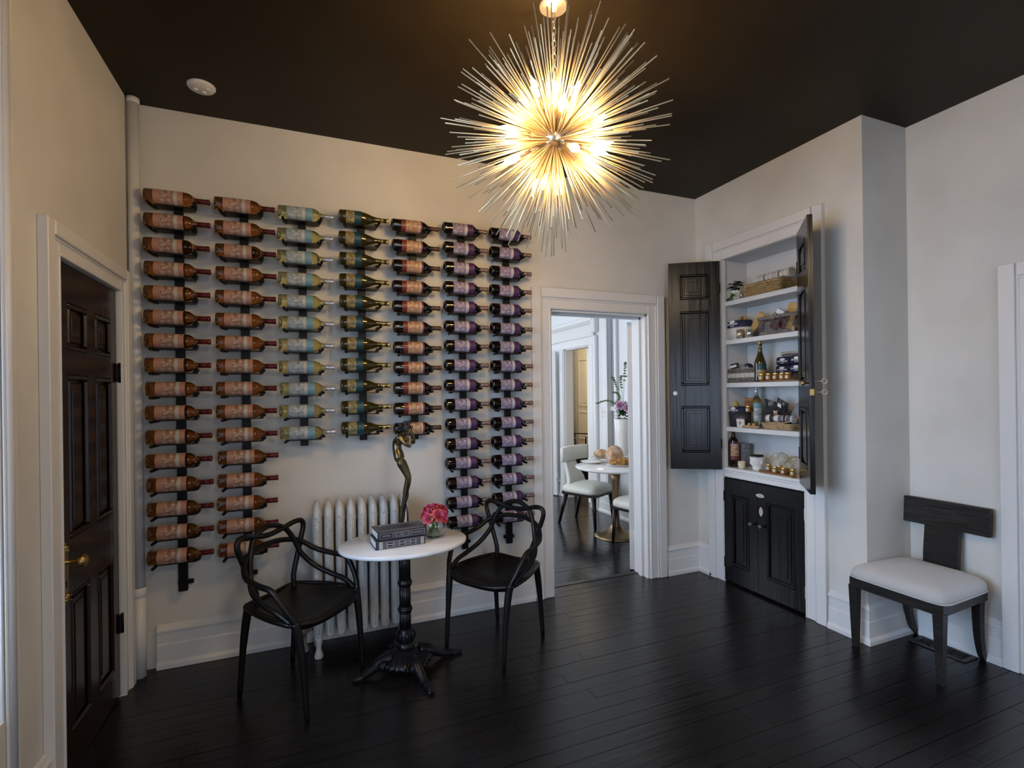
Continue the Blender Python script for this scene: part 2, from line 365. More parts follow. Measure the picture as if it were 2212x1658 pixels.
m = MB(); m.box(HX, HX+.12, 5.735, 5.75, 0, 2.13); m.box(HX, HX+.12, 6.415, 6.43, 0, 2.13); m.box(HX, HX+.12, 5.735, 6.43, 2.115, 2.13); struct('trim_11', m, TRIM)
m = MB(); m.box(HX-.02, HX, 5.10, 5.16, .2, 2.7, bev=.003); m.box(HX-.02, HX, 5.31, 5.36, .2, 2.7, bev=.003); m.box(HX-.04, HX, 5.08, 5.12, 0.24, 2.8, bev=.004)
wn = struct('window_3', m, TRIM); 
MB().box(HX+.05, HX+.055, 5.16, 5.31, .35, 2.62).build('pane', mat('pane'), wn)
MB().box(HX+.03, HX+.07, 5.16, 5.31, 1.28, 1.33).build('window_rail', TRIM, wn)
# neighbour building and screen seen through the side window
nb = MB(); nb.box(HX+.70, HX+.85, 4.2, 5.8, .0, 2.55)
o = nb.build('neighbour_house', mat('pale_siding', (.60, .62, .64), .7)); tag(o, 'pale clapboard house wall outside the narrow side window', 'house')
for k in range(14): MB().box(HX+.685, HX+.70, 4.2, 5.8, .10+k*.17, .25+k*.17).build('siding_board', mat('pale_siding'), o)
o = MB().box(HX+.3, HX+.33, 4.9, 5.8, 0, 1.22, bev=.01).build('air_conditioner', mat('slate_blue_metal', (.06, .08, .11), .5)); tag(o, 'dark slate blue panel standing outside the narrow window', 'panel')
# open panelled doors
def panel_door(name, wd, ht, th, panels, material, z0=.01, name_panel='raised_panel', moldm=None):
    """leaf mesh in local x (0..wd), y thickness (0..th), z; raised panels as pieces on the -y face and the +y face"""
    leaf = MB(); xs = sorted({0, wd, *[p[0] for p in panels], *[p[1] for p in panels]})
    # stiles and rails, recessed fields
    leaf.box(0, wd, th*.42, th*.58, 0, ht)
    pts = panels
    cols = sorted({(p[0], p[1]) for p in panels})
    x = 0
    for c0, c1 in cols: leaf.box(x, c0, 0, th, 0, ht); x = c1
    leaf.box(x, wd, 0, th, 0, ht)
    for c0, c1 in cols:
        z = 0
        for p in sorted([q for q in panels if q[0] == c0 and q[1] == c1], key=lambda q: q[2]):
            leaf.box(c0, c1, 0, th, z, p[2]); z = p[3]
        leaf.box(c0, c1, 0, th, z, ht)
    lo = leaf.build(name, material)
    for (a, b, c, d) in panels:
        m = MB()
        for y0, y1, s in ((0, th*.42, 1), (th, th*.58, -1)):
            mw = .020
            for q in ((a, b, c, c+mw), (a, b, d-mw, d), (a, a+mw, c+mw, d-mw), (b-mw, b, c+mw, d-mw)):
                m.box(q[0], q[1], y0-s*.004, y1, q[2], q[3], bev=.008)
            i = mw+.014; yy = y0+s*(th*.42)*.55
            m.box(a+i, b-i, yy, y1, c+i, d-i, bev=.003)
            m.box(a+i+.024, b-i-.024, yy-s*.004, y1, c+i+.024, d-i-.024, bev=.002)
        m.build(name_panel, material, lo)
    return lo
def place(o, loc, rz): o.location = loc; o.rotation_euler = (0, 0, rz); return o
d = panel_door('door_1', .676, 2.03, .04, [(.12, .315, .15, .71), (.405, .60, .15, .71), (.12, .315, .93, 1.59), (.405, .60, .93, 1.59), (.12, .315, 1.69, 1.88), (.405, .60, 1.69, 1.88)], BROWNP)
d['kind'] = 'structure'; place(d, (XL-.001, 2.421, .012), PI/2)   # local x -> +y, local -y faces the room (+x)
def knobset(parent, x, z, face, M0=None):
    """ornate brass plate with an oval knob on the local -y face"""
    m = MB(); poly = []
    for i in range(40):
        a = 2*PI*i/40; r = 1+.06*math.cos(a*8); ex = .026; ez = .115
        c, s_ = math.cos(a), math.sin(a); poly.append((x+ex*r*math.copysign(abs(c)**.5, c), z+ez*r*math.copysign(abs(s_)**.6, s_)))
    m.prism(poly, 'y', face, face-.006); m.box(x-.015, x+.015, face-.008, face-.004, z-.07, z+.07, bev=.002)
    for k in (-1, 1):
        for j in range(5): m.ball((x+.008*math.cos(j*2.4), face-.008, z+k*(.088+.004*j)), .008, n=8, m=5)
    m.build('escutcheon', BRASS, parent, label='ornate brass escutcheon plate')
    MB().box(x-.003, x+.003, face-.0095, face-.0075, z-.055, z-.03).build('keyhole', GAP, parent)
    MB().lathe([(.014, 0), (.014, .008), (.008, .014), (.008, .04), (.02, .046), (.03, .055), (.028, .066), (.015, .074), (.001, .076)], 18, T(x, face, z+.045) @ RX(PI/2), sx=1, sy=.85).build('knob', BRASS, parent, label='oval brass knob')
knobset(d, .058, .81, -.001)
for z in (1.62, .36):
    m = MB().box(.652, .692, -.010, -.001, z-.045, z+.045, bev=.002).tube([(.682, -.012, z-.05), (.682, -.012, z+.05)], .007, 8); m.build('hinge', BLACKM, d)
d = panel_door('door_2', .84, 2.08, .036, [(.10, .38, .2, .85), (.46, .74, .2, .85), (.10, .38, 1.0, 1.9), (.46, .74, 1.0, 1.9)], TRIM)
d['kind'] = 'structure'; place(d, (2.535, YB2+.008, .012), PI/2-.64)
for z in (.22, 1.72):
    m = MB().box(-.0015, .0, .0, .036, z, z+.11).tube([(-.004, -.004, z), (-.004, -.004, z+.11)], .006, 8)
    for k in range(6): m.ball((-.002, .010+.016*(k % 2), z+.015+.016*k), .003, n=6, m=4)
    m.build('hinge', TRIM, d)
d = panel_door('door_3', .66, 2.1, .036, [(.10, .30, .2, .85), (.38, .56, .2, .85), (.10, .30, 1.0, 1.75), (.38, .56, 1.0, 1.75)], TRIM)
d['kind'] = 'structure'; place(d, (HX-.045, 6.59, .012), PI/2+.36)
for z in (.22, 1.80):
    MB().box(-.0015, .0, .0, .036, z, z+.11).tube([(-.004, .04, z), (-.004, .04, z+.11)], .006, 8).build('hinge', TRIM, d)
# ------------------------------------------------------------------ warm hall beyond
HW = mat('hall_paint', (.80, .76, .68), .5)
m = MB(); m.box(4.9, 5.0, 6.0, 9.2, 0, ZD); m.box(HX+.12, 6.2, 5.9, 6.02, 0, ZD); struct('wall_hall', m, HW)
hw = bpy.data.objects['wall_hall']
for a, b in ((8.23, 8.55), (7.75, 8.07)):
    for c, dd in ((.62, 1.15), (1.25, 2.15), (.15, .5)):
        q = MB()
        for e in ((a, b, c, c+.025), (a, b, dd-.025, dd), (a, a+.025, c+.025, dd-.025), (b-.025, b, c+.025, dd-.025)): q.box(4.885, 4.9, e[0], e[1], e[2], e[3], bev=.005)
        q.box(4.89, 4.9, a+.06, b-.06, c+.06, dd-.06, bev=.004); q.build('wall_panel', HW, hw)
m = MB(); m.box(4.86, 4.9, 8.60, 8.72, 0, ZD, bev=.01); m.box(4.80, 4.9, 8.72, 9.1, 0, ZD, bev=.01); struct('trim_12', m, mat('grey_trim', (.42, .41, .40), .5))
# fire extinguisher on the hall wall
ex = thing('fire_extinguisher', 'red fire extinguisher hanging in the warm hall seen through the doorways', 'extinguisher', (4.73, 8.69, .50))
MB().lathe([(.055, 0), (.062, .01), (.062, .33), (.05, .37), (.022, .40), (.022, .42)], 18).build('cylinder', mat('red_enamel', (.50, .045, .01), .3), ex)
MB().lathe([(.0625, .08), (.0625, .26)], 18, cap=False, a0=PI*.85, a1=PI*1.45).build('label_sticker', mat('yellow_sticker', (.7, .5, .1), .6), ex)
MB().lathe([(.018, .42), (.02, .45), (.01, .46)], 10).box(-.06, .01, -.01, .01, .455, .468).box(-.05, .01, -.01, .01, .435, .445).build('valve', BLACKM, ex)
MB().tube(spline([(0, -.02, .44), (-.02, -.07, .44), (-.03, -.085, .36), (-.03, -.08, .2)], 5), .009, 6).build('hose', PLAST, ex)
MB().lathe([(.0635, .30), (.0635, .315)], 18, cap=False).box(.05, .10, -.012, .012, .29, .32).build('bracket', BLACKM, ex)
# iron bench with a leopard cushion
be = thing('iron_bench', 'black iron bench with scrolled arm in the warm hall beyond the dining room', 'bench', (4.45, 8.0, 0))
fb = MB()
for x in (-.18, .18):
    fb.tube([(x, .46, 0), (x, .46, .74)], .012, 6); fb.tube([(x, -.40, 0), (x, -.40, .70)], .012, 6); fb.tube([(x, -.40, .70), (x, -.13, .70), (x, -.13, .44)], .012, 6)
    fb.tube([(x, -.4, .42), (x, .46, .42)], .012, 6)
    fb.tube([(x, .46, .74), (x, -.32, .78)], .012, 6)
    fb.tube([(x, -.34+.035*math.cos(a), .78+.035*math.sin(a)) for a in [i*PI/6 for i in range(12)]], .010, 6, closed=True)
for y in (-.4, .46): fb.tube([(-.18, y, .42), (.18, y, .42)], .012, 6)
fb.build('bench_frame', BLACKM, be)
MB().box(-.19, .19, -.40, .44, .432, .52, bev=.025).build('cushion', mat('leopard_cloth', (.55, .40, .22), .8, noise=(26, (.02, .015, .01), 1)), be, label='leopard print cushion')
o = MB().box(4.84, 4.86, 8.20, 8.75, .0, .30, bev=.006).box(4.80, 4.86, 8.20, 8.26, 0, .31).box(4.80, 4.86, 8.7, 8.76, 0, .31).build('firebox', BLACKM); tag(o, 'low black firebox opening at the foot of the hall wall', 'fireplace')
# light switch in the dining room
sw = thing('switch_plate', 'white wall plate with two switches beside the narrow dining room window', 'switch', (HX, 5.42, 1.26))
MB().box(-.006, 0, -.055, .055, -.06, .06, bev=.002).build('plate', TRIM, sw)
for y in (-.025, .025): MB().box(-.014, -.006, y-.006, y+.006, -.012, .012, bev=.002).build('toggle', WHITEC, sw)
# ------------------------------------------------------------------ pipe, smoke detector, floor vent
p = MB().lathe([(.030, 0), (.030, .43)], 20).lathe([(.030, .43), (.036, .436), (.036, .475), (.030, .482)], 20, cap=False).lathe([(.027, .48), (.027, H-.02)], 20)
p.lathe([(.027, H-.03), (.030, H-.025), (.030, H-.002)], 20)
tag(p.build('heating_pipe', TRIM), 'white painted vertical heating pipe in the left corner of the room', 'pipe').location = (-.850, 3.284, 0)
sd = thing('smoke_detector', 'round white disc cover on the dark ceiling above the bottles', 'smoke detector', (-.489, 3.035, H))
MB().lathe([(.066, 0), (.066, -.006), (.060, -.014), (.001, -.016)], 32).build('cover', TRIM, sd)
for x, y in ((-.028, .01), (.030, -.006), (.008, .028)):
    MB().lathe([(.001, -.0215), (.008, -.0215), (.011, -.018), (.012, -.012)], 12, T(x, y, 0)).build('screw_boss', TRIM, sd)
vt = thing('floor_vent', 'black cast floor register with scroll grille under the wooden chair', 'vent', (3.37, 1.755, 0))
m = MB()
for a in ((-.065, .065, -.14, -.115), (-.065, .065, .115, .14), (-.065, -.045, -.115, .115), (.045, .065, -.115, .115)): m.box(*a, .001, .006, bev=.001)
m.build('vent_frame', mat('vent_iron', (.03, .03, .033), .4), vt)
m = MB()
for k in range(4):
    y = -.085+.057*k
    for s in (-1, 1):
        m.tube([(s*(.020+.018*math.cos(a)*(1-a/14)), y+.020*math.sin(a)*(1-a/14), .0035) for a in [i*.5 for i in range(18)]], .003, 5)
    m.tube([(-.045, y+.028, .0035), (.045, y+.028, .0035)], .003, 5)
m.build('scroll_grille', mat('vent_iron'), vt)
MB().box(-.045, .045, -.115, .115, .0005, .0012).build('duct', GAP, vt)
# ------------------------------------------------------------------ wine racks and bottles
ORD = ['top', 'second', 'third', 'fourth', 'fifth', 'sixth', 'seventh', 'eighth', 'ninth', 'tenth', 'eleventh', 'twelfth', 'thirteenth', 'fourteenth', 'fifteenth', 'bottom']
def label_mat(name, bands, art, lo, hi, flecks, rough=.45, scale=55, metal=0):
    """bands: colours along the bottle axis (object x); art print between lo and hi"""
    M = bpy.data.materials.new(name); M.use_nodes = True; nt = M.node_tree; b = nt.nodes['Principled BSDF']; b.inputs['Roughness'].default_value = rough; b.inputs['Metallic'].default_value = metal
    tc = nt.nodes.new('ShaderNodeTexCoord'); sp = nt.nodes.new('ShaderNodeSeparateXYZ'); nt.links.new(tc.outputs['Object'], sp.inputs[0])
    mu = nt.nodes.new('ShaderNodeMath'); mu.operation = 'MULTIPLY'; mu.inputs[1].default_value = 4; nt.links.new(sp.outputs[0], mu.inputs[0])
    def ramp(items, interp='CONSTANT'):
        r = nt.nodes.new('ShaderNodeValToRGB'); r.color_ramp.interpolation = interp; e = r.color_ramp.elements
        for i, (p, c) in enumerate(items):
            q = e[i] if i < 2 else e.new(p)
            q.position = p; q.color = (*c, 1)
        return r
    ra = ramp([(p*4, c) for p, c in bands]); nt.links.new(mu.outputs[0], ra.inputs[0])
    rb = ramp([(0, (0, 0, 0)), (lo*4, (1, 1, 1)), (hi*4, (0, 0, 0))]); nt.links.new(mu.outputs[0], rb.inputs[0])
    n = nt.nodes.new('ShaderNodeTexNoise'); n.inputs['Scale'].default_value = scale; n.inputs['Detail'].default_value = 5; n.inputs['Roughness'].default_value = .7
    nt.links.new(tc.outputs['Object'], n.inputs[0]); rc = ramp(flecks, 'LINEAR'); nt.links.new(n.outputs[0], rc.inputs[0])
    mx = nt.nodes.new('ShaderNodeMix'); mx.data_type = 'RGBA'; nt.links.new(rb.outputs[0], mx.inputs[0]); nt.links.new(ra.outputs[0], mx.inputs[6]); nt.links.new(rc.outputs[0], mx.inputs[7])
    # fine rows of print across the first band
    wv = nt.nodes.new('ShaderNodeTexWave'); wv.inputs['Scale'].default_value = 90; wv.inputs['Distortion'].default_value = 6; wv.inputs['Detail'].default_value = 2; wv.inputs['Detail Scale'].default_value = 3
    nt.links.new(tc.outputs['Object'], wv.inputs[0]); r2 = ramp([(0, (.72, .72, .72)), (.25, (1, 1, 1))], 'LINEAR'); nt.links.new(wv.outputs[1], r2.inputs[0])
    m2 = nt.nodes.new('ShaderNodeMix'); m2.data_type = 'RGBA'; m2.blend_type = 'MULTIPLY'; m2.inputs[0].default_value = .8
    nt.links.new(mx.outputs[2], m2.inputs[6]); nt.links.new(r2.outputs[0], m2.inputs[7]); nt.links.new(m2.outputs[2], b.inputs['Base Color']); return M
WHITE_SW = (.62, .58, .56)
KIND = {
 'rose': dict(prof='bdx', glass=mat('rose_glass', (.44, .18, .055), .03, trans=.96, ior=1.38), foil=mat('burgundy_foil', (.13, .018, .022), .35, metal=.3), lab=(.045, .183),
   lm=label_mat('rose_label', [(0, (.44, .235, .165)), (.078, (.42, .24, .16)), (.138, (.50, .47, .44)), (.156, (.45, .235, .16))], 0, .078, .138, [(.34, (.16, .08, .04)), (.48, (.36, .20, .14)), (.64, (.60, .50, .44))]), word='amber rosé wine bottle with pink label'),
 'white': dict(prof='bdx', glass=mat('pale_glass', (.80, .76, .42), .03, trans=.96, ior=1.38), foil=mat('silver_foil', (.60, .60, .62), .3, metal=.6), lab=(.048, .188),
   lm=label_mat('blue_label', [(0, (.24, .33, .38)), (.075, (.30, .36, .38)), (.130, (.50, .50, .47)), (.148, (.17, .33, .40))], 0, .055, .130, [(.32, (.12, .17, .19)), (.50, (.32, .38, .40)), (.66, (.62, .62, .60))]), word='pale white wine bottle with light blue label'),
 'teal': dict(prof='bur', glass=mat('olive_glass', (.035, .026, .004), .05, coat=.6, ior=1.5), foil=mat('gold_foil', (.50, .38, .14), .32, metal=.7), lab=(.034, .132),
   lm=label_mat('teal_label', [(0, (.012, .05, .06)), (.045, (.20, .15, .05)), (.088, (.014, .065, .085)), (.125, (.012, .05, .07))], 0, .040, .088, [(.36, (.03, .08, .08)), (.52, (.30, .21, .07)), (.66, (.50, .40, .20))]), word='dark green wine bottle with teal and gold label'),
 'copper': dict(prof='bdx', glass=mat('black_glass', (.006, .004, .003), .05, coat=.6, ior=1.5), foil=mat('brown_foil', (.09, .045, .03), .38, metal=.3), lab=(.056, .190),
   lm=label_mat('copper_label', [(0, (.16, .03, .025)), (.085, (.42, .23, .13)), (.165, (.50, .42, .40)), (.178, (.16, .04, .04))], 0, .088, .168, [(.30, (.20, .08, .05)), (.50, (.45, .25, .14)), (.68, (.72, .56, .40))]), word='black wine bottle with copper brown label'),
 'purple': dict(prof='bdx', glass=mat('black_glass'), foil=mat('taupe_foil', (.20, .13, .12), .38, metal=.4), lab=(.058, .202),
   lm=label_mat('purple_label', [(0, (.26, .21, .30)), (.08, (.30, .22, .38)), (.140, (.50, .47, .48)), (.160, (.070, .026, .095))], 0, .062, .140, [(.32, (.10, .07, .12)), (.50, (.28, .22, .32)), (.66, (.60, .57, .60))]), word='black wine bottle with purple label')}
PROF = {'bdx': [(.001, .020), (.012, .018), (.024, .008), (.032, 0), (.038, .003), (.039, .012), (.039, .186), (.0375, .200), (.033, .212), (.026, .222), (.019, .231), (.0145, .242), (.0135, .252), (.0135, .300)],
        'bur': [(.001, .022), (.012, .020), (.026, .008), (.034, 0), (.040, .003), (.041, .012), (.041, .125), (.039, .145), (.034, .165), (.027, .185), (.020, .205), (.016, .225), (.0145, .245), (.0140, .292)]}
def make_bottle(kind, upright=False, up_scale=1):
    k = KIND[kind]; prof = PROF[k['prof']]; L = .307 if k['prof'] == 'bdx' else .299
    root = thing('wine_bottle', '', 'wine bottle')
    M = RY(PI/2)                # bottle axis along +x, base at x = 0
    MB().lathe(prof, 28, M, cap=False).build('glass', k['glass'], root)
    a, b = k['lab']; r = prof[5][0]+.0006
    # the label wraps 230 degrees round the front (-y)
    m = MB(); n = 26; V = []; F = []
    for i in range(n+1):
        t = -PI/2+(i/n-.5)*math.radians(235)
        for x in (a, b): V.append((x, r*math.cos(t+PI/2)*-0+r*math.sin(t), r*math.cos(t)))
    V = [(x, -r*math.cos((i/n-.5)*math.radians(235)), r*math.sin((i/n-.5)*math.radians(235))) for i in range(n+1) for x in (a, b)]
    F = [(2*i, 2*i+1, 2*i+3, 2*i+2) for i in range(n)]; m.add(V, F, True).build('paper_label', k['lm'], root)
    f0 = .246 if k['prof'] == 'bdx' else .248
    MB().lathe([(.0142 if k['prof'] == 'bdx' else .0150, f0), (.0142, L-.03), (.0138, L-.016), (.0156, L-.014), (.0156, L-.004), (.014, L), (.001, L+.0005)], 18, M).build('capsule', k['foil'], root)
    if kind == 'rose': MB().lathe([(.0140, .236), (.0142, .244)], 16, M, cap=False).build('neck_band', mat('neck_band', (.45, .33, .16), .4, metal=.5), root)
    return root
COLS = [  # kind, rail x, bottle x0, top z, rows, rail bottom z, words
 ('rose', -.650, -.799, 2.594, 16, .424, 'first rack column from the left'), ('rose', -.326, -.466, 2.593, 16, .427, 'second rack column from the left'),
 ('white', -.014, -.146, 2.588, 11, 1.203, 'third rack column from the left'), ('teal', .331, .194, 2.604, 11, 1.221, 'fourth rack column from the left'),
 ('copper', .657, .515, 2.589, 11, 1.211, 'fifth rack column from the left'), ('purple', .989, .850, 2.607, 16, .449, 'second rack column from the doorway'),
 ('purple', 1.315, 1.175, 2.607, 16, .447, 'rack column nearest the doorway')]
YA = 3.250; tray0 = peg0 = None; protos = {}
RW = ['leftmost', 'second from left', 'third from left, short', 'middle', 'fifth from left, short', 'second from the doorway', 'nearest the doorway']
for ci, (kind, rx, bx0, zt, rows, rb, words) in enumerate(COLS):
    rack = thing('wine_rack', 'tall narrow black metal wall rack holding bottles, %s of the seven racks' % RW[ci], 'wine rack', (rx, YA, 0), 0, 'black wall racks for wine bottles')
    MB().box(-.022, .022, .045, .072, rb, zt-.045, bev=.002).build('rail', BLACKM, rack)
    for z in (rb+.03, zt-.25): MB().box(-.03, .045, .072, .097, z, z+.022, bev=.002).build('wall_bracket', BLACKM, rack)
    for r in range(rows):
        z = zt-.1303*r+(.0012*math.sin(r*2.3+ci)); lx = bx0-rx
        if tray0 is None:
            poly = [(.042, -.0415), (.048, -.0455), (.220, -.0455), (.226, -.042), (.222, -.0385), (.205, -.0415)]
            tray0 = MB().prism(poly, 'y', -.006, .068).build('bottle_tray', BLACKM, rack); t = tray0
            MB().prism([(.214, -.0455), (.230, -.0455), (.231, -.026), (.226, -.018), (.219, -.022), (.212, -.040)], 'y', .012, .062).build('end_stop', BLACKM, t)
            MB().tube([(.044, .06, -.0455), (.034, .02, -.0475), (.030, -.046, -.0475), (.030, -.052, -.0475)], [.0075, .008, .0085, .006], 10).build('peg', BLACKM, t)
            MB().tube([(.230, .06, -.030), (.238, .02, -.0238), (.240, -.036, -.0238), (.240, -.041, -.0238)], [.007, .0078, .0082, .006], 10).build('peg', BLACKM, t)
        else: t = dup(tray0, rack)
        t.location = (lx, 0, z)
        if kind not in protos: b = protos[kind] = make_bottle(kind)
        else: b = dup(protos[kind])
        b.location = (bx0+random.uniform(-.003, .003), YA-.0005, z); b.rotation_euler = (random.uniform(-.07, .07), 0, 0)
        o = ORD[r] if r < rows-1 else 'bottom'
        b['label'] = '%s, %s in the %s' % (KIND[kind]['word'], o, words)
        b['label'] = b['label'].replace('wine bottle with ', 'bottle, ') if len(b['label'].split()) > 16 else b['label']
        b['group'] = 'wine bottles lying on the wall racks'
# ------------------------------------------------------------------ chandelier
CX, CYY, CZ = .978, 1.881, 2.565
ch = thing('chandelier', 'champagne metal starburst chandelier with many thin rods and candle bulbs under the dark ceiling', 'chandelier', (CX, CYY, H))
MB().lathe([(.001, 0), (.060, 0), (.060, -.006), (.052, -.012), (.02, -.018), (.012, -.03), (.001, -.032)], 28).build('canopy', SILVERL, ch)
z = -.035; k = 0
while z > -.32:
    w_, h_ = .009, .017; a0 = k % 2*PI/2
    pts = [(w_*math.cos(t)*math.cos(a0), w_*math.cos(t)*math.sin(a0), z-h_+h_*math.sin(t)+(0)) for t in [i*PI/8 for i in range(16)]]
    MB().tube(pts, .0022, 6, closed=True).build('chain_link', SILVERL, ch); z -= .027; k += 1
MB().tube([(.004, 0, -.03), (-.004, .003, -.18), (.003, 0, -.34)], .002, 5).build('cord', mat('clear_cord', (.6, .5, .35), .3), ch)
MB().lathe([(.001, -.31), (.012, -.315), (.014, -.33), (.009, -.34), (.009, -.40), (.006, -.405), (.006, CZ-H+.03)], 14).build('stem', SILVERL, ch)
hub = MB().ball((0, 0, CZ-H), .058, .058, .046, 22, 14); hub.lathe([(.056, -.006), (.060, 0), (.056, .006)], 26, T(0, 0, CZ-H), cap=False); hub.build('hub', NICKEL, ch)
er, ef, eu = Vector((.918, -.397, 0)), Vector((.397, .918, 0)), Vector((0, 0, 1))
bulb0 = None
BL = [(-72, 84, 1), (-42, 80, -1), (5, 92, 1), (43, 92, -1), (-101, 30, 1), (-93, -3, -1), (-92, -46, -1), (8, 19, -1), (100, 49, 1), (103, -3, 1), (82, -46, -1), (32, -57, -1), (-18, -50, 1), (-39, -73, 1), (12, -73, 1), (56, 5, 1)]
bdirs = []
for (dx, dz, s) in BL:
    v = er*(dx/500)+eu*(dz/500); L = v.length; q = .205; dd = math.sqrt(max(q*q-L*L, .0004)); v = (v+ef*dd*s).normalized(); bdirs.append(v)
    if bulb0 is None:
        so = MB().tube([(0, 0, .04), (0, 0, .125)], .004, 8).lathe([(.010, .120), (.0125, .124), (.0125, .168), (.010, .172)], 14).build('socket', NICKEL, ch)
        MB().lathe([(.008, .170), (.0125, .182), (.0165, .198), (.0150, .214), (.0095, .230), (.004, .242), (.0008, .252)], 14, cap=False).build('bulb', mat('bulb_glow', (1, .85, .6), .4, emit=((1, .64, .26), BULB)), so)
        bulb0 = so
    else: so = dup(bulb0, ch)
    so.matrix_local = T(0, 0, CZ-H) @ aim(v)
# rods: single pieces first, the rest joined
dirs = []; N = 640; ga = PI*(3-5**.5); rn = random.Random(11)
for i in range(N):
    y = 1-2*(i+.5)/N; r = math.sqrt(1-y*y); v = Vector((r*math.cos(ga*i), r*math.sin(ga*i), y))
    # rods fan out of ring-shaped rows: pull elevations towards a few tiers
    el = math.asin(y); tier = round(el/.36)*.36; el = el+(tier-el)*.45; az = math.atan2(v.y, v.x)+rn.uniform(-.05, .05)
    v = Vector((math.cos(el)*math.cos(az), math.cos(el)*math.sin(az), math.sin(el)))
    if v.z > .965: continue
    if v.dot(Vector((-.42, -.78, -.46))) > .90: continue
    a = math.degrees(math.atan2(v.dot(eu), v.dot(er))) % 360; side = 1-abs(v.dot(ef))
    if (286 < a < 306 or 206 < a < 226) and side > .30 and rn.random() < .85: continue
    if 116 < a < 124 and side > .35 and rn.random() < .7: continue
    if any(v.dot(b) > .985 for b in bdirs) and rn.random() < .8: continue
    dirs.append((v, rn.choice((.36, .40, .44, .47))*rn.uniform(.94, 1.04)))
for i in range(12):
    v = (er*math.cos(math.radians(-46.5+rn.uniform(-2.6, 2.6)))+eu*math.sin(math.radians(-46.5+rn.uniform(-2.6, 2.6)))-ef*rn.uniform(.05, .35)).normalized(); dirs.append((v, rn.uniform(.40, .49)))
dirs.sort(key=lambda t: t[0].dot(ef))
rod_me = {}
rest = MB()
for i, (v, L) in enumerate(dirs):
    key = round(L, 2)
    if i < 300:
        if key not in rod_me: rod_me[key] = MB().tube([(0, 0, .045), (0, 0, key)], .0025, 5).build('rod', CHAMP, ch); o = rod_me[key]
        else: o = rod_me[key].copy(); COL.objects.link(o)
        o.matrix_local = T(0, 0, CZ-H) @ aim(v)
    else: rest.tube([(0, 0, .045), (0, 0, L)], .0025, 5, M=T(0, 0, CZ-H) @ aim(v))
rest.build('rods', CHAMP, ch, kind='stuff')
# ------------------------------------------------------------------ radiator
ra = thing('radiator', 'white painted ornate cast iron radiator under the short bottle racks', 'radiator', (.048, 3.185, 0))
sec0 = None
cross = [(0, -.103), (.012, -.099), (.021, -.088), (.0268, -.060), (.0268, .060), (.021, .088), (.012, .098), (0, .100)]
cross = cross+[(-x, y) for x, y in cross[-2:0:-1]]
for i in range(9):
    if sec0 is None:
        m = MB(); lv = [(.102, .35, .80), (.110, .80, .93), (.125, 1, 1), (.78, 1, 1), (.825, .97, .97), (.855, .80, .88), (.877, .48, .70), (.890, .12, .45)]
        V = [(x*sx, y*sy, z) for z, sx, sy in lv for x, y in cross]; n = len(cross)
        F = [(j*n+k, j*n+(k+1) % n, (j+1)*n+(k+1) % n, (j+1)*n+k) for j in range(len(lv)-1) for k in range(n)]+[tuple(range(n))[::-1], tuple((len(lv)-1)*n+k for k in range(n))]
        m.add(V, F, False)
        # raised scroll ornament on the front face
        m.tube([(0, -.098, .14), (0, -.1025, .16), (0, -.1025, .74), (0, -.098, .77)], .005, 6)
        for k in range(9): m.ball((.006*math.sin(k*2.1), -.099, .66-.0+.018*k), .0075, .005, .010, 8, 5)
        sec0 = m.build('radiator_section', RAD, ra); o = sec0
    else: o = sec0.copy(); COL.objects.link(o)
    o.location = (.0628*i, 0, 0)
for z in (.175, .775): MB().tube([(-.01, 0, z), (.0628*8+.01, 0, z)], .018, 10).build('connecting_nipple', RAD, ra)
for x in (0, .0628*8):
    for y in (-.082, .08): MB().lathe([(.024, 0), (.026, .012), (.020, .032), (.014, .05), (.016, .075), (.022, .10), (.022, .118)], 12, T(x, y, 0)).build('foot', RAD, ra)
va = MB().lathe([(.020, 0), (.024, .02), (.012, .04), (.012, .10), (.022, .11), (.024, .15), (.014, .17), (.010, .20)], 14, T(-.075, .03, 0)).tube([(-.075, .03, .125), (-.02, .03, .125)], .011, 8)
va.build('valve', mat('old_valve', (.20, .15, .11), .6, noise=(30, (.45, .42, .38), 3)), ra, label='weathered inlet valve at its left end')
# ------------------------------------------------------------------ bistro table
TX, TY, TZ = .488, 2.79, .700
tb = thing('bistro_table', 'oval white marble table on an ornate black cast iron pedestal', 'table', (TX, TY, 0))
m = MB().lathe([(.05, TZ-.022), (.338, TZ-.022), (.345, TZ-.017), (.345, TZ-.004), (.341, TZ), (.001, TZ)], 64, sy=.262/.345)
m.build('tabletop', MARBLE, tb)
MB().lathe([(.10, TZ-.030), (.13, TZ-.022)], 20).box(-.20, .20, -.012, .012, TZ-.034, TZ-.022).box(-.012, .012, -.15, .15, TZ-.034, TZ-.022).build('top_bracket', IRON, tb)
m = MB()
m.lathe([(.030, .455), (.030, TZ-.03)], 48, flute=.07, nf=12); m.lathe([(.029, .325), (.029, .455)], 48, flute=.07, nf=12); m.lathe([(.029, .215), (.029, .325)], 48, flute=.07, nf=12)
m.build('fluted_column', IRON, tb)
for z in (.325, .470): MB().lathe([(.030, z-.018), (.036, z-.012), (.033, z-.006), (.040, z), (.040, z+.008), (.033, z+.014), (.036, z+.018), (.030, z+.022)], 28).build('column_ring', IRON, tb)
m = MB().lathe([(.030, .225), (.038, .212), (.047, .18), (.044, .155), (.034, .148), (.046, .140), (.050, .130), (.046, .118), (.036, .115)], 28)
for k in range(8):
    a = k*PI/4; m.tube([(.045*math.cos(a), .045*math.sin(a), .16), (.050*math.cos(a), .050*math.sin(a), .19), (.040*math.cos(a), .040*math.sin(a), .218)], [.006, .009, .003], 6)
m.build('acanthus_collar', IRON, tb)
m = MB()
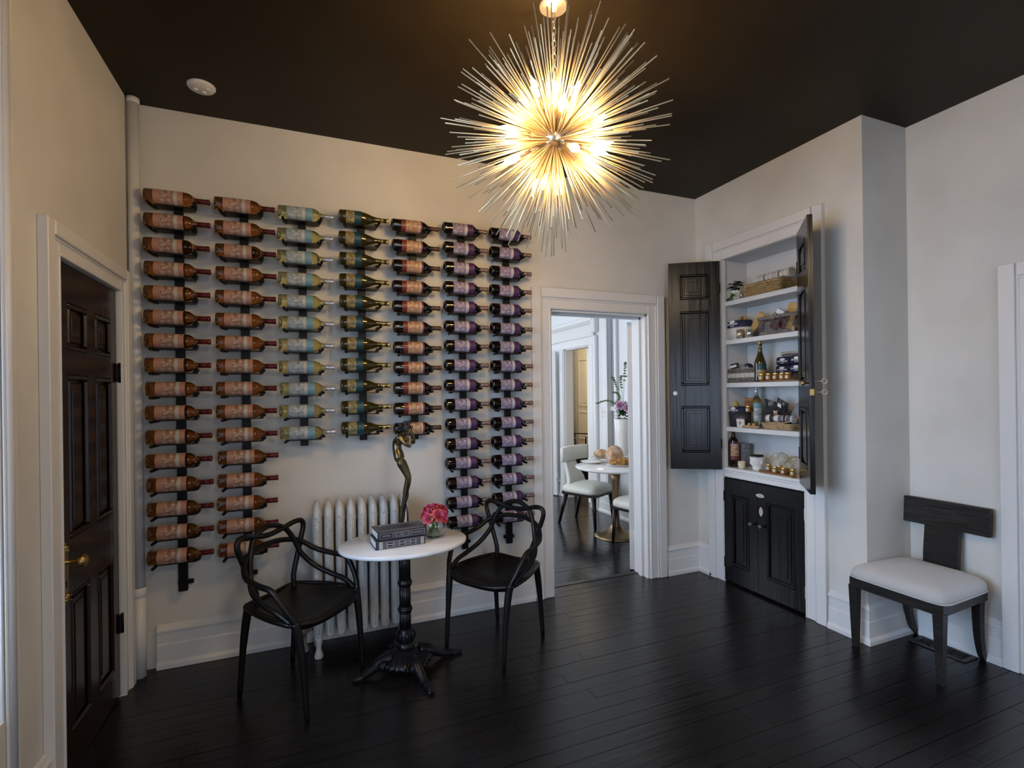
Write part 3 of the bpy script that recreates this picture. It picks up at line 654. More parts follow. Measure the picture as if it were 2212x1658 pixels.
m.lathe([(.038, .118), (.050, .108), (.075, .096), (.105, .085), (.135, .070), (.140, .058), (.128, .045), (.10, .040)], 72, flute=.045, nf=24)
for k in range(4):
    a = k*PI/2+.2; m.ball((.125*math.cos(a), .125*math.sin(a), .058), .040, .040, .030, 14, 8)
    for j in range(5):
        t = a+(j-2)*.16; m.tube([(.118*math.cos(t), .118*math.sin(t), .085), (.158*math.cos(t), .158*math.sin(t), .066), (.150*math.cos(t), .150*math.sin(t), .040)], [.004, .006, .003], 5)
m.build('fan_base', IRON, tb)
for fx, fy in ((.225, 2.765), (.560, 2.505), (.800, 2.835), (.44, 3.06)):
    v = Vector((fx-TX, fy-TY, 0)); L = v.length; a = math.atan2(v.y, v.x); m = MB()
    path = spline([(.08, 0, .078), (.13, 0, .072), (.18, 0, .045), (.225, 0, .022), (L-.03, 0, .016), (L, 0, .012)], 4)
    rr = [.036-.022*min(1, i/(len(path)*.75)) for i in range(len(path))]
    m.tube(path, rr, 12, M=RZ(a)); 
    for s in (-1, 0, 1): m.tube([(p.x, p.y+s*rr[i]*.7, p.z+rr[i]*(.75 if s else .98)) for i, p in enumerate(path[:-4])], .0045, 5, M=RZ(a))
    m.box(L-.035, L+.018, -.018, .018, 0, .020, M=RZ(a), bev=.005); m.build('foot', IRON, tb)
# ------------------------------------------------------------------ statue
st = thing('bronze_statue', 'slender bronze figure of a bowed woman hiding her face, behind the books on the table', 'statue', (.497, 2.925, TZ), -.39)
def skin_body(name, joints, edges, material, parent, levels=2):
    me = bpy.data.meshes.new(name); me.from_pydata([j[0] for j in joints], edges, []); o = bpy.data.objects.new(name, me); COL.objects.link(o)
    sk = o.modifiers.new('skin', 'SKIN'); o.modifiers.new('sub', 'SUBSURF').levels = levels
    lay = me.skin_vertices[0] if me.skin_vertices else None
    if lay is None: 
        me.skin_vertices.new() if hasattr(me.skin_vertices, 'new') else None; lay = me.skin_vertices[0]
    for i, j in enumerate(joints): lay.data[i].radius = (j[1], j[2] if len(j) > 2 else j[1]); lay.data[i].use_root = (i == 0)
    dg = bpy.context.evaluated_depsgraph_get(); nm = bpy.data.meshes.new_from_object(o.evaluated_get(dg)); bpy.data.objects.remove(o)
    nm.polygons.foreach_set('use_smooth', [True]*len(nm.polygons)); nm.materials.clear(); nm.materials.append(material)
    p = bpy.data.objects.new(name, nm); COL.objects.link(p); p.parent = parent; return p
ZB = .060
J = [((-.020, 0, .400+ZB), .030, .034), ((-.024, 0, .438+ZB), .021, .026), ((-.019, 0, .474+ZB), .026, .032), ((-.006, 0, .502+ZB), .024, .034), ((.014, 0, .520+ZB), .013), ((.025, 0, .530+ZB), .012),   # 0 pelvis .. 5 neck
     ((-.002, -.024, .368+ZB), .027), ((.022, -.016, .315+ZB), .021), ((.042, -.012, .268+ZB), .0150), ((.034, -.008, .225+ZB), .0155), ((.020, -.006, .165+ZB), .0105), ((.006, -.005, .10+ZB), .0085), ((-.002, -.004, .03+ZB), .0085),
     ((-.002, .022, .366+ZB), .026), ((.026, .016, .312+ZB), .021), ((.046, .010, .265+ZB), .0150), ((.038, .010, .222+ZB), .0150), ((.024, .010, .165+ZB), .0100), ((.012, .010, .10+ZB), .0080), ((.012, .010, .03+ZB), .0075),
     ((.004, -.034, .500+ZB), .0165), ((.034, -.040, .466+ZB), .0125), ((.062, -.028, .446+ZB), .0105), ((.062, -.026, .480+ZB), .0085), ((.058, -.020, .512+ZB), .0065),
     ((.004, .034, .500+ZB), .0165), ((.040, .040, .474+ZB), .0125), ((.074, .026, .462+ZB), .0105), ((.072, .020, .498+ZB), .0085), ((.062, .012, .535+ZB), .0065)]
Ed = [(0, 1), (1, 2), (2, 3), (3, 4), (4, 5), (0, 6), (6, 7), (7, 8), (8, 9), (9, 10), (10, 11), (11, 12), (0, 13), (13, 14), (14, 15), (15, 16), (16, 17), (17, 18), (18, 19), (3, 20), (20, 21), (21, 22), (22, 23), (23, 24), (3, 25), (25, 26), (26, 27), (27, 28), (28, 29)]
body = skin_body('figure', J, Ed, BRONZE, st)
hd = MB(); hM = T(.036, -.004, .551+ZB) @ RZ(-.5) @ RY(.55)
hd.ball((0, 0, 0), .021, .0175, .0255, 18, 12, M=hM); hd.ball((.0205, 0, -.003), .0045, .0030, .0075, 8, 6, M=hM); hd.ball((.0165, 0, -.0145), .004, .006, .002, 8, 5, M=hM)
for s in (-1, 1): hd.ball((.0165, s*.0075, .004), .0030, .0045, .002, 8, 5, M=hM)
hd.ball((.012, 0, -.021), .007, .007, .005, 8, 6, M=hM); hd.build('head', BRONZE, st)
def hand(c, M, name='hand'):
    m = MB(); m.ball((0, 0, 0), .0075, .0035, .010, 10, 7, M=M)
    for i, l in enumerate((.014, .017, .016, .012)):
        x = -.0055+.0037*i; m.tube([(x, 0, .006), (x, -.001, .006+l*.55), (x*1.05, -.003, .006+l)], [.0021, .0019, .0014], 6, M=M)
    m.tube([(-.006, 0, -.003), (-.011, -.001, .003), (-.012, -.002, .009)], [.0023, .002, .0015], 6, M=M)
    m.build(name, BRONZE, st)
hand(None, T(.056, -.019, .520+ZB) @ RZ(1.2) @ RX(.35)); hand(None, T(.061, .011, .543+ZB) @ RZ(1.2) @ RX(.25))
hr = MB(); rr = random.Random(5)
for i in range(75):
    u, v = rr.uniform(-1, 1), rr.uniform(0, 2*PI); q = Vector((math.sqrt(1-u*u)*math.cos(v), math.sqrt(1-u*u)*math.sin(v), u))
    if q.x > .35 and q.z < .45: continue
    hr.ball(hM @ Vector((q.x*.022, q.y*.020, q.z*.026)), .0065, n=7, m=5)
for i in range(26): hr.ball((.002+rr.uniform(-.014, .010), rr.uniform(-.012, .012), .560+ZB+rr.uniform(-.022, .018)), .0075, n=7, m=5)
hr.build('curled_hair', DBRONZE, st)
m = MB(); m.add([(x, y, z) for x, y, z in ((.015, -.02, .588+ZB), (.060, -.024, .600+ZB), (.066, .020, .598+ZB), (.02, .02, .592+ZB), (.02, -.018, .580+ZB), (.060, -.02, .578+ZB), (.062, .018, .578+ZB), (.022, .018, .582+ZB))], [(0, 1, 2, 3), (7, 6, 5, 4), (0, 4, 5, 1), (1, 5, 6, 2), (2, 6, 7, 3), (3, 7, 4, 0)])
m.build('headdress', DBRONZE, st)
m = MB()
for k in range(9):
    a = k*.7; m.tube(spline([(.034+.013*math.cos(a), .002+.013*math.sin(a), .235+ZB), (.026+.013*math.cos(a+.6), .002+.011*math.sin(a+.6), .17+ZB), (.012+.011*math.cos(a+1.1), .002+.010*math.sin(a+1.1), .10+ZB), (.000+.008*math.cos(a+1.5), .002+.008*math.sin(a+1.5), .005+ZB)], 4), [.004+.0025*math.sin(i*1.3+k) for i in range(13)], 6)
m.tube([(.022, .004, .14+ZB), (.033, .012, .06+ZB), (.034, .012, ZB-.004)], .0045, 7); m.build('draped_cloth', DBRONZE, st)
def rock(name, rings, material, parent, n=14, seed=1):
    q = random.Random(seed); V = []; F = []
    for z, rx, ry, ox in rings:
        for k in range(n): a = 2*PI*k/n+.3; j = 1+q.uniform(-.05, .05); V.append((ox+rx*j*math.copysign(abs(math.cos(a))**.7, math.cos(a)), ry*j*math.copysign(abs(math.sin(a))**.7, math.sin(a)), z))
    for j in range(len(rings)-1):
        for k in range(n): F.append((j*n+k, j*n+(k+1) % n, (j+1)*n+(k+1) % n, (j+1)*n+k))
    F += [tuple(range(n))[::-1], tuple((len(rings)-1)*n+k for k in range(n))]
    return MB().add(V, F, False).build(name, material, parent)
rock('rock_base', [(.015, .072, .055, .01), (.030, .066, .050, .01), (.058, .050, .036, .012), (.062, .044, .030, .012)], DBRONZE, st)
MB().box(-.098, .125, -.070, .070, 0, .016, bev=.004).build('plinth', mat('dark_stone', (.09, .085, .08), .4, noise=(20, (.04, .04, .04), 3)), st)
# ------------------------------------------------------------------ books
def book(name, L, W, Hh, loc, rz, label):
    b = thing(name, label, 'book', loc, rz, 'books stacked on the bistro table')
    m = MB(); m.box(-L/2, L/2, -W/2+.002, W/2, 0, .0035); m.box(-L/2, L/2, -W/2+.002, W/2, Hh-.0035, Hh)
    n = 7; poly = [(-W/2+.004, 0.0)]
    for i in range(n+1): a = -PI/2-PI*i/n; poly.append((-W/2+.005+.009*math.cos(a)*.9, Hh/2+(Hh/2)*math.sin(a)))
    poly.append((-W/2+.004, Hh)); m.prism(poly, 'x', -L/2, L/2); m.build('cover', mat('navy_leather', (.020, .020, .038), .42, bump=(200, .2)), b)
    MB().box(-L/2+.004, L/2-.004, -W/2+.004, W/2-.005, .0035, Hh-.0035).build('page_block', PAPER, b)
    return b
SILV = mat('silver_tooling', (.42, .41, .40), .35, metal=.6)
TAN = mat('grey_print', (.34, .32, .30), .5)
b1 = book('book', .262, .165, .046, (.446, 2.765, TZ), .07, 'lower of the two dark leather books, spine with framed ornaments')
b2 = book('book', .262, .155, .042, (.456, 2.772, TZ+.046), .09, 'upper of the two dark leather books, tooled border on its cover')
def frame(m, x0, x1, z0, z1, y, t=.0016, d=.0008):
    for q in ((x0, x1, z0, z0+t), (x0, x1, z1-t, z1), (x0, x0+t, z0, z1), (x1-t, x1, z0, z1)): m.box(q[0], q[1], y-d, y, q[2], q[3])
m = MB(); y = -.165/2-.0030
for x0, x1 in ((-.115, -.095), (.104, .124)): m.box(x0, x1, y-.0008, y+.0005, .004, .042)
for x0, x1 in ((-.082, -.030), (-.018, .030), (.040, .088)):
    frame(m, x0, x1, .005, .041, y); frame(m, x0+.005, x1-.005, .010, .036, y); m.box(x0+.012, x1-.012, y-.0008, y, .021, .025)
    for dx in (x0+.009, x1-.012): m.box(dx, dx+.003, y-.0008, y, .012, .034)
for x in (-.089, -.024, .035, .096): m.box(x-.001, x+.001, y-.001, y, .002, .044)
m.build('spine_ornament', SILV, b1)
m = MB(); y = -.155/2-.0028
frame(m, -.120, -.052, .006, .036, y)
for z in (.018, .023): m.box(-.108, -.064, y-.0008, y, z, z+.0018)
for x0, x1 in ((-.038, -.008), (.002, .032)):
    frame(m, x0, x1, .006, .036, y, .003); frame(m, x0+.008, x1-.008, .014, .028, y)
frame(m, .044, .120, .006, .036, y, .0025)
for k in range(7): m.box(.052+.009*k, .056+.009*k, y-.0008, y, .016, .026)
for x in (-.045, -.003, .038): m.box(x-.001, x+.001, y-.001, y, .002, .040)
m.build('spine_ornament', SILV, b2)
m = MB()
for e in (0, .007, .022):
    t = .0022 if e != .007 else .001
    x0, x1, y0, y1 = -.122+e, .122-e, -.070+e, .070-e
    for q in ((x0, x1, y0, y0+t), (x0, x1, y1-t, y1), (x0, x0+t, y0, y1), (x1-t, x1, y0, y1)): m.box(*q, .042, .0424)
m.build('cover_tooling', TAN, b2)
# ------------------------------------------------------------------ rose bowl
VX, VY = .657, 2.80
vs = thing('glass_bowl_vase', 'round clear glass bowl vase of water holding pink roses on the marble table', 'vase', (VX, VY, TZ))
outer = [(.001, .002), (.030, .0), (.038, .004), (.060, .022), (.072, .050), (.073, .072), (.064, .096), (.050, .112)]
inner = [(.047, .111), (.061, .095), (.070, .072), (.069, .051), (.057, .024), (.036, .008), (.001, .006)]
MB().lathe(outer+inner, 36, cap=False).build('glass_bowl', GLASS, vs)
stm = MB(); rr = random.Random(3)
for k in range(9):
    a = k*.7+.2; stm.tube(spline([(.030*math.cos(a), .030*math.sin(a), .115), (.02*math.cos(a+1), .02*math.sin(a+1), .06), (.036*math.cos(a+2.4), .036*math.sin(a+2.4), .014)], 4), .0028, 6)
stm.build('stems', mat('rose_stem', (.16, .22, .06), .5), vs)
lf = MB()
for k in range(16):
    a = rr.uniform(0, 6.28); z = rr.uniform(.03, .11); M = RZ(a) @ T(.046+rr.uniform(-.008, .010), 0, z) @ RY(rr.uniform(-.5, .6)) @ RZ(rr.uniform(-1, 1))
    lf.add([(0, 0, 0), (.001, .012, .01), (.002, .013, .026), (0, 0, .042), (.002, -.013, .026), (.001, -.012, .01)], [(0, 1, 2, 3), (0, 3, 4, 5)], True, M)
lf.build('leaves', mat('rose_leaf', (.05, .13, .03), .4), vs)
ROSE = mat('rose_petal', (.58, .06, .07), .55, noise=(30, (.66, .12, .14), 2)); ROSEC = mat('rose_centre', (.62, .12, .32), .55)
def rose(scale=1, petals=(ROSE, ROSEC)):
    root = bpy.data.objects.new('rose', None); COL.objects.link(root); root.empty_display_size = .01
    for nm, rings, mt in (('outer_petals', [(6, .031, .95, .010), (6, .027, .72, .006), (5, .022, .48, .004)], petals[0]), ('inner_petals', [(4, .016, .28, .003), (3, .011, .15, .001), (2, .006, .05, 0)], petals[1])):
        m = MB()
        for n, r, tilt, dz in rings:
            for k in range(n):
                a = 2*PI*k/n+r*90; V = []; F = []; nu, nv = 5, 4
                for v in range(nv+1):
                    t = v/nv
                    for u in range(nu+1):
                        s = (u/nu-.5); wd = (1.25*math.sin(PI*(.18+.62*t)))*2*PI/n*.72
                        rad = r*(.35+.65*math.sin(t*PI/2))*(1-.0*s)+tilt*.006*t*t; ang = s*wd
                        V.append((rad*math.cos(ang), rad*math.sin(ang), r*.35+.030*t*(1-tilt*.55)-dz*t*t-.004*abs(s*2)**2*t))
                for v in range(nv):
                    for u in range(nu): F.append((v*(nu+1)+u, v*(nu+1)+u+1, (v+1)*(nu+1)+u+1, (v+1)*(nu+1)+u))
                m.add(V, F, True, RZ(a))
        if nm == 'outer_petals': m.ball((0, 0, .004), .013, .013, .010, 10, 6)
        m.build(nm, mt, root)
    return root
r0 = rose(); RP = [(-28, -12, 0, 1.05, 'front left'), (14, -34, -4, 1.12, 'at the front middle'), (44, -6, -2, 1.08, 'right side'), (-42, 18, 2, .95, 'far left'), (-8, -2, 26, 1.0, 'at the crown'), (26, 10, 24, .95, 'upper right'), (54, 26, 10, 1.0, 'far right'), (-22, 26, 20, .95, 'back left'), (8, 40, 14, .95, 'at the back'), (-36, -34, -10, .9, 'low at the front left'), (42, -38, -12, .85, 'low at the front right')]
for i, (x, y, z, s, wd) in enumerate(RP):
    o = r0 if i == 0 else dup(r0); d = Vector((x, y, 26+z*.8)); o.matrix_world = T(VX+x*.001*.98, VY+y*.001*.98, TZ+.128+z*.0012-abs(x)*.00012) @ aim(d) @ RZ(i*1.3) @ Matrix.Scale(s*1.04, 4)
    tag(o, 'pink rose %s of the bunch in the glass bowl' % wd, 'rose', 'pink roses in the glass bowl')
# ------------------------------------------------------------------ woven-back plastic chairs
def masters():
    r = thing('woven_back_chair', '', 'chair')
    # seat shell with a dished top
    m = MB(); NU, NV = 16, 14; top = []; 
    def pt(u, v):     # v 0 rear .. 1 front, u -1..1
        x = -.205+.425*v; hw = (.165+.075*math.sin(min(1, v*1.15)*PI/2))*(1-.16*max(0, v-.80)/.20*0) 
        if v > .8: x = -.205+.425*.8+.425*.2*math.sin((v-.8)/.2*PI/2)*(1-.62*u**4)
        y = u*hw*(1-.05*max(0, v-.85)/.15)
        z = .452-.016*math.exp(-((v-.42)/.35)**2)*(1-u*u)+.010*u*u-.020*max(0, (v-.75)/.25)**2+.012*max(0, (.15-v)/.15)
        return Vector((x, y, z))
    V = [pt(-1+2*i/NU, j/NV) for j in range(NV+1) for i in range(NU+1)]; n = len(V)
    V += [p-Vector((0, 0, .022 if 0 < k % (NU+1) < NU else .016)) for k, p in enumerate(V[:n])]
    F = []
    q = lambda i, j: j*(NU+1)+i
    for j in range(NV):
        for i in range(NU): F.append((q(i, j), q(i+1, j), q(i+1, j+1), q(i, j+1))); F.append((n+q(i, j+1), n+q(i+1, j+1), n+q(i+1, j), n+q(i, j)))
    for j in range(NV): F.append((q(0, j), q(0, j+1), n+q(0, j+1), n+q(0, j))); F.append((q(NU, j+1), q(NU, j), n+q(NU, j), n+q(NU, j+1)))
    for i in range(NU): F.append((q(i+1, 0), q(i, 0), n+q(i, 0), n+q(i+1, 0))); F.append((q(i, NV), q(i+1, NV), n+q(i+1, NV), n+q(i, NV)))
    m.add(V, F, True)
    rim = [(-.205, 0, .456), (-.205, .150, .458), (-.12, .200, .458), (.0, .232, .455), (.10, .240, .449), (.160, .225, .442), (.200, .155, .433), (.218, .08, .429), (.222, 0, .428)]
    rim = rim+[(x, -y, z) for x, y, z in rim[-2:0:-1]]
    m.tube(spline(rim, 5, closed=True), .0125, 10, closed=True); m.build('seat', PLAST, r)
    for s in (1, -1):
        MB().tube(spline([(.165, s*.222, .452), (.178, s*.218, .40), (.198, s*.212, .25), (.218, s*.210, .005)], 4), [.024, .024, .022, .021, .0205, .020, .019, .018, .016, .015, .014, .013, .012], 12).build('leg', PLAST, r)
        MB().tube(spline([(-.175, s*.165, .462), (-.190, s*.168, .40), (-.210, s*.172, .25), (-.232, s*.176, .005)], 4), [.028, .025, .022, .021, .0205, .020, .019, .018, .016, .015, .014, .013, .012], 12).build('leg', PLAST, r)
    def loop(name, half, rad):
        full = half+[(x, -y, z) for x, y, z in half[-2::-1]] if abs(half[-1][1]) < 1e-9 else half
        P = spline(full, 6); MB().tube(P, rad, 10).build(name, PLAST, r)
    loop('arm_loop', [(.175, .222, .440), (.150, .245, .50), (.100, .262, .575), (.060, .264, .608), (-.02, .258, .618), (-.115, .238, .640), (-.178, .182, .695), (-.205, .09, .722), (-.212, 0, .728)], .0142)
    loop('arch_loop', [(.150, .232, .452), (.08, .238, .490), (.0, .232, .512), (-.10, .212, .555), (-.158, .172, .630), (-.182, .145, .710), (-.205, .098, .785), (-.212, 0, .820)], .0142)
    loop('top_loop', [(-.165, .125, .455), (-.172, .128, .52), (-.178, .158, .60), (-.184, .198, .70), (-.186, .220, .765), (-.188, .208, .800), (-.194, .160, .804), (-.205, .08, .784), (-.208, 0, .774)], .0142)
    return r
c1 = masters(); c1.location = (-.036, 2.814, 0); c1.rotation_euler = (0, 0, math.radians(-42)); c1['label'] = 'black plastic armchair with interwoven loop back, left of the marble table'; c1['group'] = 'black loop-backed chairs at the marble table'
c2 = dup(c1); c2.location = (1.045, 2.842, 0); c2.rotation_euler = (0, 0, math.radians(212)); c2['label'] = 'black plastic armchair with interwoven loop back, right of the marble table, near the doorway'
# ------------------------------------------------------------------ wooden chair by the right wall (faces -x)
kc = thing('wooden_chair', 'black stained wooden chair with wide curved top rail and pale grey seat', 'chair', (3.18, 1.762, 0), PI)
def cushion(hx0, hx1, wf, wb, z0, h, n=18, rnd=.5):
    V = []; F = []; k = 40; lv = [(0, .985), (.18, 1.0), (.36, .99), (.52, .955), (.67, .87), (.80, .72), (.91, .50), (.98, .24), (1, .001)]
    for t, s in lv:
        for i in range(k):
            a = 2*PI*i/k; cx, sy = math.copysign(abs(math.cos(a))**rnd, math.cos(a)), math.copysign(abs(math.sin(a))**rnd, math.sin(a))
            x = (hx0+hx1)/2+cx*s*(hx1-hx0)/2; f = (x-hx0)/(hx1-hx0); y = sy*s*(wb+(wf-wb)*f)/2; V.append((x, y, z0+h*t))
    for j in range(len(lv)-1):
        for i in range(k): F.append((j*k+i, j*k+(i+1) % k, (j+1)*k+(i+1) % k, (j+1)*k+i))
    F.append(tuple(range(k))[::-1]); return V, F
V, F = cushion(-.235, .245, .500, .44, .405, .104, rnd=.22)
MB().add(V, F, True).build('seat_cushion', LINEN, kc, label='pale grey upholstered seat')
o = kc.children[0]
pp = [];
for i in range(40):
    a = 2*PI*i/40; cx, sy = math.copysign(abs(math.cos(a))**.22, math.cos(a)), math.copysign(abs(math.sin(a))**.22, math.sin(a)); x = .005+cx*.240; f = (x+.235)/.48; pp.append((x, sy*(.44+.06*f)/2*1.002, .409))
MB().tube(pp, .004, 6, closed=True).build('piping', LINEN, o)
MB().prism([(-.220, -.205), (-.225, .205), (.234, .236), (.238, .232), (.238, -.232), (.234, -.236)], 'z', .350, .403).build('seat_frame', DWOOD, kc)
for s in (1, -1):
    V = [(.200, s*.238, .36), (.242, s*.238, .36), (.242, s*.190, .36), (.200, s*.190, .36), (.204, s*.228, 0), (.232, s*.228, 0), (.232, s*.200, 0), (.204, s*.200, 0)]
    MB().add(V, [(0, 1, 2, 3), (7, 6, 5, 4), (0, 4, 5, 1), (1, 5, 6, 2), (2, 6, 7, 3), (3, 7, 4, 0)]).build('leg', DWOOD, kc)
    lg = MB(); P = spline([(-.190, s*.180, .375), (-.190, s*.178, .28), (-.205, s*.174, .15), (-.235, s*.170, .05), (-.268, s*.166, 0.002)], 5); V = []; F = []
    for i, p in enumerate(P):
        w = .024-.010*i/len(P)
        for a, b in ((-1, -1), (1, -1), (1, 1), (-1, 1)): V.append((p.x+a*w*1.05, p.y+b*w*.85, p.z))
    for j in range(len(P)-1):
        for i in range(4): F.append((j*4+i, j*4+(i+1) % 4, (j+1)*4+(i+1) % 4, (j+1)*4+i))
    F += [(3, 2, 1, 0), tuple(len(V)-4+i for i in range(4))]; lg.add(V, F).build('leg', DWOOD, kc)
V = []; 
for z, x in ((.40, -.205), (.55, -.212), (.72, -.232)):
    for dx in (0, -.030):
        for y in (-.095, .078): V.append((x+dx, y, z))
F = []
for j in (0, 1):
    b = j*4; F += [(b, b+1, b+5, b+4), (b+2, b+6, b+7, b+3), (b, b+4, b+6, b+2), (b+1, b+3, b+7, b+5)]
F += [(0, 2, 3, 1), (8, 9, 11, 10)]
MB().add(V, F).build('back_splat', DWOOD, kc)
V = []; n = 14
for i in range(n+1):
    t = -1+2*i/n; y = t*.222-.005; xb = -.232+.010*t*t
    for dx in (0, -.032):
        for z in (.690, .842): V.append((xb+dx-(z-.69)*.06, y, z))
F = [(4*i, 4*i+4, 4*i+5, 4*i+1) for i in range(n)]+[(4*i+2, 4*i+3, 4*i+7, 4*i+6) for i in range(n)]+[(4*i+1, 4*i+5, 4*i+7, 4*i+3) for i in range(n)]+[(4*i, 4*i+2, 4*i+6, 4*i+4) for i in range(n)]+[(0, 1, 3, 2), (4*n, 4*n+2, 4*n+3, 4*n+1)]
MB().add(V, F).build('top_rail', DWOODX, kc)
# ------------------------------------------------------------------ dining chairs, table, bread, flowers
def dining_chair(label, loc, rz):
    r = thing('upholstered_dining_chair', label, 'chair', loc, rz, 'cream leather chairs in the dining room')
    V, F = cushion(-.24, .25, .49, .42, .375, .115, rnd=.42); MB().add(V, F, True).build('seat', LEATHER, r)
    MB().prism([(-.222, -.19), (-.222, .19), (.235, .222), (.235, -.222)], 'z', .345, .378).build('seat_frame', DLEG, r)
    V = []; n = 12; lv = [(.44, .17, -.05), (.52, .15, -.06), (.60, .12, -.10), (.70, .10, -.14), (.76, .10, -.165)]
    for z, hw, bk in lv:
        for i in range(n+1):
            t = -1+2*i/n; V.append((bk-.07+.10*abs(t)**2*0-.0, t*hw, z))
        for i in range(n, -1, -1):
            t = -1+2*i/n; V.append((bk-.12, t*hw*.97, z))
    k = 2*(n+1); F = [(j*k+i, j*k+(i+1) % k, (j+1)*k+(i+1) % k, (j+1)*k+i) for j in range(len(lv)-1) for i in range(k)]
    MB().add(V, F, True).build('back_stem', LEATHER, r)
    V = []
    for z, g in ((.715, .8), (.722, 1), (.872, 1), (.880, .8)):
        for s in (1, -1):
            for i in (range(n+1) if s > 0 else range(n, -1, -1)):
                t = -1+2*i/n; V.append((-.215+.055*t*t+s*.028*g, t*.262, z))
    F = [(j*k+i, j*k+(i+1) % k, (j+1)*k+(i+1) % k, (j+1)*k+i) for j in range(3) for i in range(k)]+[tuple(range(k))[::-1], tuple(3*k+i for i in range(k))]
    MB().add(V, F, True).build('backrest', LEATHER, r)
    for x, y, fx, fy in ((.20, .19, .225, .205), (.20, -.19, .225, -.205), (-.18, .16, -.27, .18), (-.18, -.16, -.27, -.18)):
        MB().tube([(x, y, .36), (fx, fy, .002)], [.034, .018], 4).build('leg', DLEG, r)
    return r
def P2(px, py, z):
    a, b = px-1106, py-829; u = (a*cr-b*sr)/FOC; up = -(a*sr+b*cr-Y0)/FOC; d = Rv*u+Fv+Uv*up; t = (z-CH)/d.z; return Vector((0, 0, CH))+d*t
dining_chair('cream leather dining chair with wide back behind the left side of the round table', (2.985, 5.06, 0), math.radians(-62))
dining_chair('cream leather dining chair cut off by the open white door', (3.06, 4.10, 0), math.radians(100))
ft = thing('pedestal_table', 'round marble dining table on a brass trumpet pedestal seen through the doorway', 'table', (2.993, 4.49, 0))
FT = .735
MB().lathe([(.05, FT-.030), (.385, FT-.030), (.415, FT-.020), (.415, FT-.004), (.41, FT), (.001, FT)], 48).build('tabletop', MARBLE, ft)
MB().lathe([(.225, 0), (.225, .006), (.20, .018), (.14, .036), (.08, .07), (.045, .13), (.034, .25), (.034, .40), (.045, .58), (.062, FT-.031)], 36).build('pedestal', mat('antique_brass', (.30, .21, .12), .32, metal=.9), ft)
def plate(label, loc, r, oval=1, group='white plates on the dining table', rz=0, h=.02):
    o = MB().lathe([(.001, .004), (r*.6, .003), (r*.62, 0), (r*.66, 0), (r*.7, .004), (r, h-.002), (r, h), (r*.68, .008), (.001, .008)], 36, sy=oval, cap=False).build('plate', WHITEC); o.location = loc; o.rotation_euler = (0, 0, rz)
    return tag(o, label, 'plate', group)
q = P2(1278, 999, FT); plate('empty white plate at the left edge of the round dining table', (q.x+.005, q.y, FT), .125)
q2 = P2(1303, 991, FT); plate('white plate under the round floured loaf', (q2.x+.03, q2.y+.06, FT), .13)
q3 = P2(1345, 1006, FT); plate('long white platter under the seeded flat bread', (q3.x, q3.y, FT), .17, .55, rz=-.4)
o = MB().ball((0, 0, .050), .085, .078, .052, 22, 14).build('round_loaf', BREAD); o.location = (q2.x-.0, q2.y+.045, FT+.009); tag(o, 'round crusty loaf on the left plate', 'bread')
lo = thing('scored_loaf', 'tall floured loaf with leaf pattern cuts leaning behind the flat bread', 'bread', (q3.x+.01, q3.y+.16, FT), -.4)
MB().ball((0, 0, .100), .095, .080, .100, 24, 16).build('crust', FLOUR, lo)
m = MB()
for k in range(6):
    z = .05+.021*k
    for s in (-1, 1): m.tube([(-.01+.003*s, -.079+abs(z-.1)**2*6, z), (-.01+s*.032, -.075+abs(z-.085)**2*6, z+.022)], .0028, 5)
m.build('score_marks', mat('dark_crust', (.22, .10, .04), .8), lo)
o = MB(); rr = random.Random(9)
o.ball((0, 0, .030), .15, .068, .036, 20, 10)
for i in range(46): a = rr.uniform(0, 6.28); q = rr.uniform(0, 1)**.5; o.ball((.135*q*math.cos(a), .058*q*math.sin(a), .036+.028*(1-q*q)**.5), rr.uniform(.010, .017), n=8, m=5)
o = o.build('flat_bread', FOCA); o.location = (q3.x+.005, q3.y+.0, FT+.009); o.rotation_euler = (0, 0, -.4); tag(o, 'golden seeded flat bread on the long white platter', 'bread')
cs = thing('cake_stand', 'small white cake stand at the right of the dining table, half hidden by the door', 'cake stand', (3.24, 4.56, FT))
MB().lathe([(.05, 0), (.05, .006), (.015, .02), (.012, .05), (.02, .062)], 24).build('stem', WHITEC, cs); MB().lathe([(.001, .062), (.10, .066), (.105, .074), (.102, .074), (.001, .068)], 30, cap=False).build('dish', WHITEC, cs)
fv = thing('tall_vase', 'tall white vase with peonies and green sprays beyond the dining table', 'vase', (3.27, 4.74, FT))
MB().lathe([(.035, 0), (.04, .005), (.055, .10), (.085, .30), (.10, .47), (.096, .475), (.08, .30), (.05, .1), (.001, .03)], 30, cap=False).build('vase_body', WHITEC, fv)
lf = MB(); rr = random.Random(21)
for i in range(60):
    a = rr.uniform(0, 6.28); ti = rr.uniform(.3, 1.9); M = T(rr.uniform(-.04, .04), rr.uniform(-.04, .04), .52+rr.uniform(-.03, .07)) @ RZ(a) @ RY(ti)
    L = rr.uniform(.10, .17); lf.add([(0, 0, 0), (.002, .016, L*.35), (.0, .014, L*.7), (0, 0, L), (0, -.014, L*.7), (.002, -.016, L*.35), (-.004, 0, L*.5)], [(0, 1, 6), (1, 2, 6), (2, 3, 6), (3, 4, 6), (4, 5, 6), (5, 0, 6)], False, M)
lf.build('foliage', LEAF, fv)
sp = MB(); PETM = mat('spray_leaf', (.13, .22, .10), .5)
